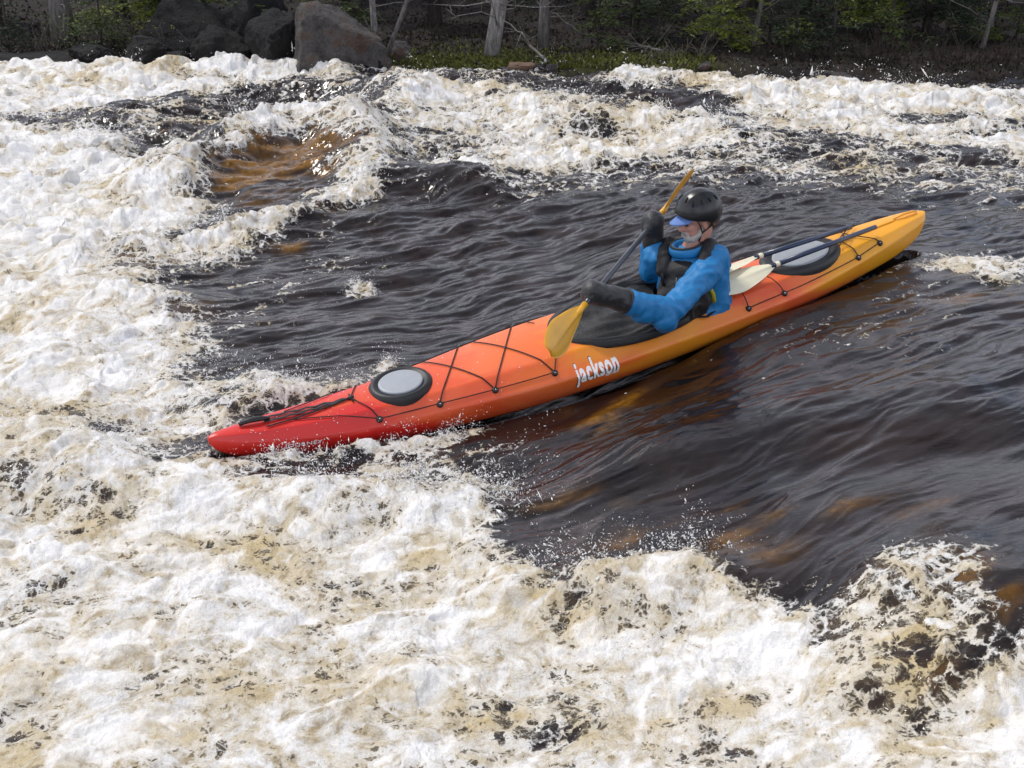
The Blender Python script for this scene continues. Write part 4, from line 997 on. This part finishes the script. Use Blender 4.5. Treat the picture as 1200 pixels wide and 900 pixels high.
def rock(name, c, r, seed, mat, lab, cat='rock', cuts=16, sub=5, group=None, rz=0, planes=()):
    bm = bmesh.new(); bmesh.ops.create_icosphere(bm, subdivisions=sub, radius=1); co = np.array([v.co[:] for v in bm.verts])
    rg = np.random.default_rng(seed)
    for n, t in planes:
        n = np.array(n, float); n /= np.linalg.norm(n); d = co@n; co = co-np.outer(np.maximum(0, d-t)*.97, n)
    for _ in range(cuts):
        n = rg.normal(0, 1, 3); n /= np.linalg.norm(n); t = rg.uniform(.55, .88); d = co@n; co = co-np.outer(np.maximum(0, d-t)*.92, n)
    co = co*(1+.13*noise3(co, 1.7, seed % 50)[:, None]+.07*(1-2*np.abs(noise3(co, 4.1, 7+seed % 50)))[:, None]+.025*noise3(co, 11, seed % 50)[:, None]); co = co*np.array(r)
    for v, p in zip(bm.verts, co): v.co = p
    me = bpy.data.meshes.new(name); bm.to_mesh(me); bm.free(); o = link_mesh(name, me, mat); o.location = c; o.rotation_euler = (0, 0, rz)
    return tag(o, lab, cat, group)
def atY(px, py, Y):
    d = CF+(px-600)/FOC*CR+(450-py)/FOC*CU; return CAMP+(Y/d[1])*d
def pr(px, py, Y, dz_=0): p = atY(px, py, Y); return (p[0], p[1], p[2]+dz_)
rock('boulder', pr(388,58,15.9), (.74,.55,.66), 3, M_rock, 'large grey boulder with rusty stains at the water edge, left of the pale trunks', 'boulder', 18, planes=(((.6,-.1,.8),.60),((.1,-1,.15),.62)))
rock('boulder', pr(325,60,16.2), (.42,.4,.52), 9, M_rockd, 'dark boulder leaning against the left side of the large grey boulder', 'boulder')
rock('boulder', pr(268,70,16.5), (.50,.4,.46), 12, M_rockd, 'dark shadowed boulder in the middle of the left bank ledge', 'boulder')
rock('rock', pr(173,62,16.3), (.33,.3,.26), 15, M_rock, 'small cracked grey rock jutting from the dark left ledge', 'rock').data.materials[0] = M_rockd
rock('boulder', pr(232,44,17.0), (.85,.5,.50), 61, M_rockd, 'broad black rock face behind the ledge boulders on the left', 'boulder')
rock('boulder', pr(298,30,16.9), (.55,.5,.62), 65, M_rockd, 'tall black rock rising behind the gap beside the large boulder', 'boulder')
rock('rock', pr(112,66,16.5), (.40,.3,.20), 69, M_rockd, 'black rock on the ledge left of the cracked rock', 'rock')
rock('rock', pr(200,74,16.25), (.30,.2,.16), 41, M_rockd, 'low dark rock at the waterline right of the cracked rock', 'rock')
rock('ledge_rock', pr(60,76,16.5), (1.35,.5,.20), 18, M_rockd, 'long low dark ledge along the water at the far left', 'rock ledge')
rock('rock', pr(468,61,16.1), (.155,.14,.14), 21, M_rock, 'round grey stone beside the big boulder under the leaning stems')
rock('rock', pr(440,80,15.8), (.25,.2,.13), 27, M_rockd, 'shade-darkened rock tucked below the round grey stone')
rock('rock', pr(608,77,15.95), (.20,.12,.07), 24, simple('tan rock', (.14,.085,.05), .7, .4, 12, .5, 60), 'flat tan rock at the foot of the mossy bank')
rock('rock', pr(980,92,15.1), (.22,.14,.11), 29, M_rock, 'grey rock on the right bank beside dry brush')
rock('rock', pr(826,78,15.6), (.10,.08,.06), 33, M_rock, 'small pale rock on the bank below the bright green bough')

# trees
def bark_mat(name, c0, c1):
    m, nt, b = newmat(name); L = nt.links; tc = nd(nt, 'ShaderNodeTexCoord'); mp = nd(nt, 'ShaderNodeMapping'); mp.inputs['Scale'].default_value = (1,1,.22); L.new(tc.outputs['Object'], mp.inputs['Vector'])
    n1 = nd(nt, 'ShaderNodeTexNoise'); inp(n1, Scale=32, Detail=6, Roughness=.7); L.new(mp.outputs[0], n1.inputs['Vector'])
    r = ramp(nt, [(.35, c0), (.62, c1)]); L.new(n1.outputs['Fac'], r.inputs['Fac']); L.new(r.outputs['Color'], b.inputs['Base Color']); b.inputs['Roughness'].default_value = .85
    bp = nd(nt, 'ShaderNodeBump'); inp(bp, Strength=.8, Distance=.02); L.new(n1.outputs['Fac'], bp.inputs['Height']); L.new(bp.outputs['Normal'], b.inputs['Normal']); return m
M_bark = bark_mat('dark conifer bark', (.018,.014,.012), (.06,.05,.042)); M_barkp = bark_mat('pale bark', (.08,.075,.07), (.30,.285,.27)); M_barkg = bark_mat('grey bark', (.06,.055,.05), (.19,.175,.16))
M_twig = simple('dry grey twigs', (.12,.10,.085), .9, .4, 8)
def leafmat(name, c, tr=.25):
    m = simple(name, c, .6, .45, 1.6); b = m.node_tree.nodes['Principled BSDF']; return m
M_need = leafmat('dark conifer needles', (.014,.030,.008)); M_needl = leafmat('light conifer needles', (.15,.19,.018)); M_needm = leafmat('mid green needles', (.055,.085,.013)); M_brush = simple('dry red brush', (.026,.015,.011), .9, .4, 4)
def trunk_mb(mb, p, top, r, bend=.06, seed=0, n=10, k=9):
    rg = random.Random(seed); pts = []; rs = []; p = Vector(p); top = Vector(top); o1 = rg.uniform(-1,1); o2 = rg.uniform(-1,1)
    for i in range(n):
        t = i/(n-1); q = p.lerp(top, t); q.x += bend*math.sin(t*5+o1)*t; q.y += bend*math.sin(t*4+o2)*t; pts.append(q); rs.append(r*(1.35 if i == 0 else 1)*(1-.8*t)+.003)
    return mb.tube(pts, rs, k)
def bough(mb, tw, p, d, L_, rg, dens=1.0, droop=.25):
    """stem with side twigs, each feathered with needle blades"""
    p = Vector(p); d = Vector(d).normalized(); side = d.cross(Vector((0,0,1))).normalized(); n = int(9*dens*L_/.8)+4; pts = []
    for i in range(n+1):
        t = i/n; pts.append(p+d*L_*t+Vector((0,0,-droop*L_*t*t+.03*rg.uniform(-1,1))))
    tw.tube([pts[0], pts[n//2], pts[n]], [.010*L_+.003, .006*L_+.002, .002], 5)
    v = []; f = []
    for i in range(1, n+1):
        t = i/n; w = L_*.42*(1.05-t)*rg.uniform(.6, 1.25)
        for sg in (1, -1):
            e = (side*sg+d*.75+Vector((0,0,rg.uniform(-.25,.18)))).normalized(); q0 = pts[i]
            for j in range(int(5+9*w/.3)):
                u = rg.random(); q = q0+e*w*u+Vector((0,0,-.12*w*u*u)); a = rg.uniform(-1.1, 1.1)
                g = (e*math.cos(a)+d*math.sin(a)+Vector((0,0,rg.uniform(-.5,.6)))).normalized(); l = rg.uniform(.03,.065); h = g.cross(Vector((rg.uniform(-1,1),rg.uniform(-1,1),1))).normalized()*l*.16
                b = len(v); v += [q-h, q+h, q+g*l]; f.append((b, b+1, b+2))
    mb.add(v, f)
def conifer(name, base, H, r, seed, lab, mats=(M_bark, M_need), lowest=.5, nb=34, group=None, spread=1.0, dead=10, top=None, cat='tree', low=14, show=()):
    rg = random.Random(seed); root = empty(name, loc=base); tag(root, lab, cat, group)
    tx = (rg.uniform(-.03,.03)*H, rg.uniform(-.02,.02)*H, H) if top is None else top
    t = MB(); trunk_mb(t, (0,0,-.15), tx, r, .05, seed, 12)
    tw = MB(); cr = MB()
    for i in range(nb):
        u = (i+rg.random())/nb; h = lowest+(H-lowest)*u**1.25; a = rg.uniform(0, 6.283) if h > 2.2 else rg.gauss(-1.57, 1.5); L_ = spread*(.35+.95*(1-h/H))*rg.uniform(.6,1.1)
        bough(cr, tw, Vector(tx)*(h/H), (math.cos(a), math.sin(a), rg.uniform(-.1,.25)), L_, rg)
    for i in range(low):
        h = rg.uniform(lowest*.6, 1.35); bough(cr, tw, Vector(tx)*(h/H), (rg.gauss(0,.8), rg.gauss(-.7,.5), rg.uniform(-.1,.3)), spread*rg.uniform(.4,.95), rg, 1.15)
    for px_, py_, ln_, sg_ in show:
        q = Vector(atY(px_, py_, base[1]-.35))-Vector(base)
        for k_ in range(5): bough(cr, tw, q+Vector((-sg_*ln_*.5, .1*k_-.2, .03*(k_-2))), (sg_, rg.uniform(-.5,.3), rg.uniform(-.02,.12)), ln_*rg.uniform(.8,1.1), rg, 1.5, .12)
    cr.build('crown', mats[1], root, False)
    for i in range(dead):
        h = rg.uniform(.15, 1.9); a = rg.uniform(0, 6.283); l = rg.uniform(.25,.9); p = Vector(tx)*(h/H); d = Vector((math.cos(a), math.sin(a), rg.uniform(-.35,.35)))
        q = p+d*l*.5+Vector((0,0,rg.uniform(-.08,.08))); tw.tube([p, q, p+d*l+Vector((0,0,rg.uniform(-.2,.1)))], [.008,.005,.002], 5)
        tw.tube([q, q+Vector((rg.uniform(-.2,.2), rg.uniform(-.2,.2), rg.uniform(-.15,.2)))], [.004,.0015], 4)
    t.add(tw.v, tw.f); t.build('trunk', mats[0], root)
    return root
def dup(root, loc, rz, sc, lab, group=None):
    c = root.copy(); COL.objects.link(c); c.location = loc; c.rotation_euler = (0,0,rz); c.scale = (sc,)*3; c['label'] = lab
    if group: c['group'] = group
    for ch in list(root.children): d = ch.copy(); COL.objects.link(d); d.parent = c
    return c
def gp(px, Y, dz_=-.02): x = (px-600)/FOC*(Y*CF[1]+(CH-.4)*-CF[2]); return (x, Y, float(ground_z(x, Y))+dz_)
def bare(name, segs, mat, lab, twigs=8, seed=1, cat='tree', top_crown=None):
    """stems given by (pixel, distance, radius, lean) continue up beyond the frame"""
    rg = random.Random(seed); b0 = Vector(segs[0][0]); root = empty(name, loc=b0); tag(root, lab, cat)
    for i, (b, lean, H, r) in enumerate(segs):
        p = Vector(b)-b0; q = p+Vector((lean[0]*H, lean[1]*H, H)); m_ = MB(); trunk_mb(m_, p-Vector((0,0,.1)), q, r, .05, seed+i, 14, 12); tw = m_
        for k in range(twigs):
            u = rg.uniform(.03, .95) if k > 3 else rg.uniform(.05,.2); s = p.lerp(q, u); a = rg.uniform(0, 6.283); l = rg.uniform(.4,1.3)*(1-.4*u); d = Vector((math.cos(a), math.sin(a), rg.uniform(-.1,.7)))
            mid = s+d*l*.5+Vector((rg.uniform(-.1,.1),0,rg.uniform(-.05,.1))); e = s+d*l; tw.tube([s, mid, e], [.010,.006,.002], 5)
            for _ in range(3): z = mid.lerp(e, rg.random()); tw.tube([z, z+Vector((rg.uniform(-.3,.3), rg.uniform(-.3,.3), rg.uniform(-.1,.3)))], [.004,.0015], 4)
        tw.build('trunk', mat, root)
    return root
bare('birch_tree', [(gp(573,16.5), (.13,0), 7.5, .07), (tuple(Vector(gp(573,16.5))+Vector((.05,.02,0))), (.18,-.02), 7.2, .055)], M_barkp, 'pale twin-stemmed birch leaning right at the edge of the mossy bank', 14, 5)
bare('bare_tree', [(gp(637,17.2), (.01,0), 7.5, .07)], M_barkg, 'straight grey trunk with dead side branches right of the twin pale birch', 16, 8)
bare('bare_tree', [(gp(441,16.9), (-.04,0), 7, .042)], M_barkp, 'slim pale upright stem just right of the large boulder', 9, 11)
bare('bare_tree', [(gp(450,16.7), (.42,0), 5, .030)], M_barkg, 'thin grey stem leaning far right from beside the round stone', 7, 14)
bare('bare_tree', [(gp(75,17.8), (0,0), 9, .15)], M_barkg, 'thick grey-brown trunk at the far left of the bank', 14, 17)
bare('bare_tree', [(gp(1148,16.4), (.16,0), 4.2, .03)], M_barkg, 'thin pale stem with a bright green bough at the right edge', 8, 19)
bare('bare_tree', [(gp(880,16.6), (.12,0), 5, .032)], M_barkg, 'slender grey stem standing alone left of the dark gap', 9, 23)
# conifers one can point to
conifer('conifer_tree', gp(835,17.0), 3.0, .05, 31, 'young conifer with a flat bright green bough near the middle right', (M_barkg, M_needl), .55, 26, spread=.95, show=((828,28,.62,-1),(862,45,.4,1)))
conifer('conifer_tree', gp(1005,17.6), 3.6, .09, 37, 'conifer with layered yellow-green boughs hanging over the dark gap', (M_bark, M_needl), .75, 40, spread=1.25, show=((1005,14,.7,-1),(925,42,.4,1),(1040,8,.5,1),(940,30,.4,-1)))
conifer('conifer_tree', gp(1158,17.2), 2.9, .05, 43, 'small bright green conifer at the right edge of the bank', (M_barkg, M_needl), .6, 24, spread=.85, show=((1150,36,.45,1),))
conifer('conifer_tree', gp(190,18.2), 3.4, .07, 47, 'green conifer hanging over the left bank behind the cracked rock', (M_bark, M_needl), .55, 46, spread=1.1, show=((180,12,.6,-1),(215,6,.5,1),(110,16,.5,-1)))
conifer('conifer_tree', gp(318,18.4), 3.4, .07, 53, 'green conifer rising right behind the dark boulders', (M_bark, M_needl), .6, 40, spread=1.1, show=((300,32,.4,-1),(290,14,.5,1)))
conifer('conifer_tree', gp(745,17.6), 3.2, .06, 59, 'olive green conifer behind the right end of the moss', (M_bark, M_needm), .45, 36, spread=1.0)
conifer('conifer_tree', gp(1085,17.4), 3.4, .07, 67, 'dark drooping conifer between the two bright green ones', (M_bark, M_need), .35, 44, spread=1.2)
# the deeper forest
protos = [conifer('conifer_tree', gp(940,18.6), 3.7, .13, 71, 'tall dark conifer filling the gap left of the layered boughs', lowest=.35, nb=40, spread=1.6, dead=16),
          conifer('conifer_tree', gp(690,19.5), 3.4, .11, 73, 'tall dark conifer standing behind the grey dead-branched trunk', lowest=.6, nb=34, spread=1.5, dead=20),
          conifer('conifer_tree', gp(510,19.2), 3.6, .12, 79, 'tall dark conifer behind the gap between boulder and birch', lowest=.8, nb=34, spread=1.5, dead=20)]
rg = random.Random(4); DL = 'dark conifer deep in the shaded forest behind the first trees'
spots = [(-120,19),(20,19.5),(130,20),(250,20.2),(390,19.6),(450,21),(600,21.2),(780,20),(860,19.4),(1040,19.8),(1120,20.3),(1230,18.6),(1330,19.5),(-260,20),
         (-60,22.5),(60,23),(180,22.6),(300,23.4),(420,24),(540,23.2),(660,24),(780,23),(900,22.5),(1010,23.2),(1120,23),(1250,22.5),(1400,23),(-200,24),
         (0,27),(150,28),(310,27.5),(480,28.5),(630,27.5),(800,28),(960,27),(1110,28),(1280,27),(-150,28.5),(1450,27.5)]
for i, (px, Y) in enumerate(spots):
    dup(protos[i % 3], gp(px+rg.uniform(-25,25), Y+rg.uniform(-.4,.4), -.05), rg.uniform(0, 6.283), rg.uniform(.8,1.15), DL, 'dark conifers deep in the forest')
for p_ in protos: p_['group'] = 'dark conifers deep in the forest'
# young growth leaning out over the water, each its own tree
for i, (px, Y, H, m_, lab) in enumerate(((300,16.9,1.5,M_needm,"small green sapling between the dark boulders"),(120,17.0,1.3,M_needm,"small green sapling left of the cracked rock"),(240,17.3,1.6,M_needl,"small yellow-green sapling behind the middle ledge boulder"),(415,17.4,1.4,M_needm,"small green sapling behind the right shoulder of the large boulder"),(700,17.0,1.5,M_needm,"small green sapling right of the grey trunk"),(930,16.4,1.9,M_need,"dark drooping sapling in the shaded gap"),(975,16.2,1.6,M_need,"dark sapling beside the grey rock on the right bank"),(1040,16.6,1.7,M_needm,"mid green sapling behind the dry brush at right"),(1190,16.8,1.6,M_needm,"mid green sapling in the right corner"),(900,17.2,1.9,M_need,"dark sapling at the left side of the shaded gap"),(1105,16.6,1.6,M_need,"dark sapling left of the small bright conifer"),(770,16.8,1.3,M_need,"dark sapling above the rooty snag"),(855,16.5,1.4,M_needl,"light green sapling below the flat bright bough"),(10,17.2,1.7,M_need,"dark sapling at the far left edge"))):
    conifer("sapling", gp(px, Y), H, .02, 200+i, lab, (M_bark, m_), .12, 14, spread=.55, dead=2, low=10)
# brush, fallen branches
def brush(loc, n, h, w, lab, seed, mat=M_brush, name='bush', cat='bush', leaf=None):
    rg = random.Random(seed); root = empty(name, loc=loc); tag(root, lab, cat); mb = MB()
    for i in range(n):
        p = Vector((rg.uniform(-w,w), rg.uniform(-.2,.2), 0)); z0 = Vector(loc); p.z = float(ground_z(z0.x+p.x, z0.y+p.y))-z0.z-.02
        l = h*rg.uniform(.5,1.15); d = Vector((rg.gauss(0,.35), rg.gauss(0,.3), 1)); q = p+d*l*.55; e = q+(d+Vector((rg.gauss(0,.3), rg.gauss(0,.3), 0)))*l*.5
        mb.tube([p, q, e], [.006,.004,.0015], 4)
        for _ in range(4): s = p.lerp(q, rg.uniform(.3,1)); mb.tube([s, s+Vector((rg.gauss(0,.14), rg.gauss(0,.1), rg.uniform(.03,.2)))*h*1.6], [.003,.001], 4)
    mb.build('stems', mat, root)
    if leaf is not None:
        v = []; f = []
        for i in range(n*22):
            c = Vector((rg.gauss(0,w*.55), rg.gauss(0,.15), rg.uniform(.1,1.0)*h)); g = Vector((rg.gauss(0,1), rg.gauss(0,1), rg.gauss(0,.6))).normalized()*rg.uniform(.015,.035); k = g.cross(Vector((rg.gauss(0,1), rg.gauss(0,1), 1))).normalized()*.012
            b = len(v); v += [c-k, c+k, c+g+k*.3, c+g-k*.3]; f.append((b,b+1,b+2,b+3))
        MB().add(v, f).build('leaves', leaf, root, False)
brush(gp(1060,15.5), 46, .42, .55, 'dry reddish brush on the right bank between the bright conifers', 2)
brush(gp(1165,15.4), 40, .40, .5, 'dry reddish brush at the far right end of the bank', 3)
brush(gp(910,15.9), 24, .28, .35, 'sparse brown brush below the dark gap', 4)
brush(gp(790,16.1), 24, .26, .4, 'low twiggy brush at the right end of the moss', 5, M_twig)
brush(gp(110,17.2), 40, .5, .9, 'leafy shrub on the left bank above the long ledge', 6, M_twig, leaf=M_needm)
brush(gp(225,17.0), 40, .5, .7, 'leafy shrub on the left bank above the cracked rock', 7, M_twig, leaf=M_needl)
brush(gp(20,16.9), 30, .3, .6, 'dry reddish brush at the far left above the ledge', 8)
brush(gp(310,16.9), 26, .36, .35, 'leafy shrub between the dark boulders and the conifer', 9, M_twig, leaf=M_needm)
brush(gp(520,17.6), 30, .3, .6, 'dry reddish brush left of the twin pale birch', 10)
def fallen(a, b, r, lab, seed, mat=M_barkg):
    rg = random.Random(seed); a = Vector(a); b = Vector(b); root = empty('fallen_branch', loc=a); tag(root, lab, 'branch'); mb = MB(); n = 8
    pts = [(b-a)*(i/n)+Vector((rg.uniform(-.03,.03), rg.uniform(-.03,.03), rg.uniform(-.03,.03))) for i in range(n+1)]
    mb.tube(pts, [r*(1-.8*i/n)+.002 for i in range(n+1)], 7); 
    for i in range(2, n): 
        for _ in range(2): mb.tube([pts[i], pts[i]+Vector((rg.gauss(0,.2), rg.gauss(0,.12), rg.gauss(.02,.15)))], [r*.35,.0012], 5)
    mb.build('stem', mat, root)
fallen(gp(642,16.3,.03), atY(592,22,17.3), .022, 'bare fallen branch slanting down to the moss right of the birch', 1)
fallen(atY(682,40,17.4), atY(630,2,17.6), .016, 'thin dead branch hanging from the grey trunk towards the right', 2)
fallen(gp(125,17.2,.05), atY(102,26,17.5), .016, 'short bare stick leaning left on the left bank', 3)
fallen(atY(1070,68,16.8), atY(1108,42,17.4), .018, 'pale dead branch slanting up among the conifers at right', 4)
fallen(atY(1130,28,17.4), atY(1170,-4,18), .018, 'pale dead branch high in the right corner', 5)
fallen(gp(775,16.2,.05), atY(735,50,16.8), .02, 'grey rooty snag at the right end of the moss', 6)

# ------------------------------------------------------------------ light
SUN_EL, SUN_AZ = math.radians(60), math.radians(-62)       # azimuth from +Y towards +X
w = bpy.data.worlds.new('World'); scene.world = w; w.use_nodes = True; nt = w.node_tree; L = nt.links
bg = nt.nodes['Background']; sky = nd(nt, 'ShaderNodeTexSky', sky_type='NISHITA'); sky.sun_disc = False
sky.sun_elevation = SUN_EL; sky.sun_rotation = SUN_AZ; sky.air_density = 1.0; sky.dust_density = 2.0
tc = nd(nt, 'ShaderNodeTexCoord'); mp = nd(nt, 'ShaderNodeMapping'); mp.inputs['Scale'].default_value = (1, 1, 2.2)
L.new(tc.outputs['Generated'], mp.inputs['Vector'])
no = nd(nt, 'ShaderNodeTexNoise'); inp(no, Scale=2.2, Detail=7, Roughness=.55, Distortion=.3); L.new(mp.outputs[0], no.inputs['Vector'])
cr = ramp(nt, [(.36, (0,0,0)), (.60, (1,1,1))]); L.new(no.outputs['Fac'], cr.inputs['Fac'])
n2 = nd(nt, 'ShaderNodeTexNoise'); inp(n2, Scale=3.5, Detail=6); L.new(mp.outputs[0], n2.inputs['Vector'])
cc = ramp(nt, [(.3, (6,6.1,7.2)), (.7, (11.0,11.0,12.0))]); L.new(n2.outputs['Fac'], cc.inputs['Fac'])
mx = nd(nt, 'ShaderNodeMix', data_type='RGBA'); L.new(cr.outputs['Color'], mx.inputs['Factor']); L.new(sky.outputs['Color'], mx.inputs['A']); L.new(cc.outputs['Color'], mx.inputs['B'])
sz = nd(nt, 'ShaderNodeSeparateXYZ'); L.new(tc.outputs['Generated'], sz.inputs[0])
mr_ = nd(nt, 'ShaderNodeMapRange'); L.new(sz.outputs['Z'], mr_.inputs['Value']); mr_.inputs['From Min'].default_value = .25; mr_.inputs['From Max'].default_value = .85; mr_.inputs['To Min'].default_value = 1.55; mr_.inputs['To Max'].default_value = .75
vm = nd(nt, 'ShaderNodeVectorMath', operation='SCALE'); L.new(mx.outputs['Result'], vm.inputs[0]); L.new(mr_.outputs[0], vm.inputs['Scale'])
L.new(vm.outputs[0], bg.inputs['Color']); bg.inputs['Strength'].default_value = .12
sd = bpy.data.lights.new('sun', 'SUN'); sd.energy = 2.3; sd.angle = math.radians(8); sd.color = (1,.955,.89)
so = bpy.data.objects.new('sun', sd); COL.objects.link(so)
d = Vector((math.sin(SUN_AZ)*math.cos(SUN_EL), math.cos(SUN_AZ)*math.cos(SUN_EL), math.sin(SUN_EL)))
so.rotation_euler = (-d).to_track_quat('-Z', 'Y').to_euler()
vs = scene.view_settings; vs.view_transform = 'Standard'; vs.look = 'None'; vs.gamma = 1; vs.exposure = .05; vs.use_curve_mapping = False
scene.cycles.max_bounces = 4; scene.cycles.glossy_bounces = 2; scene.cycles.transmission_bounces = 4; scene.cycles.diffuse_bounces = 2
scene.cycles.caustics_reflective = False; scene.cycles.caustics_refractive = False
scene.cycles.use_denoising = True; scene.cycles.use_adaptive_sampling = True; scene.cycles.adaptive_threshold = .025
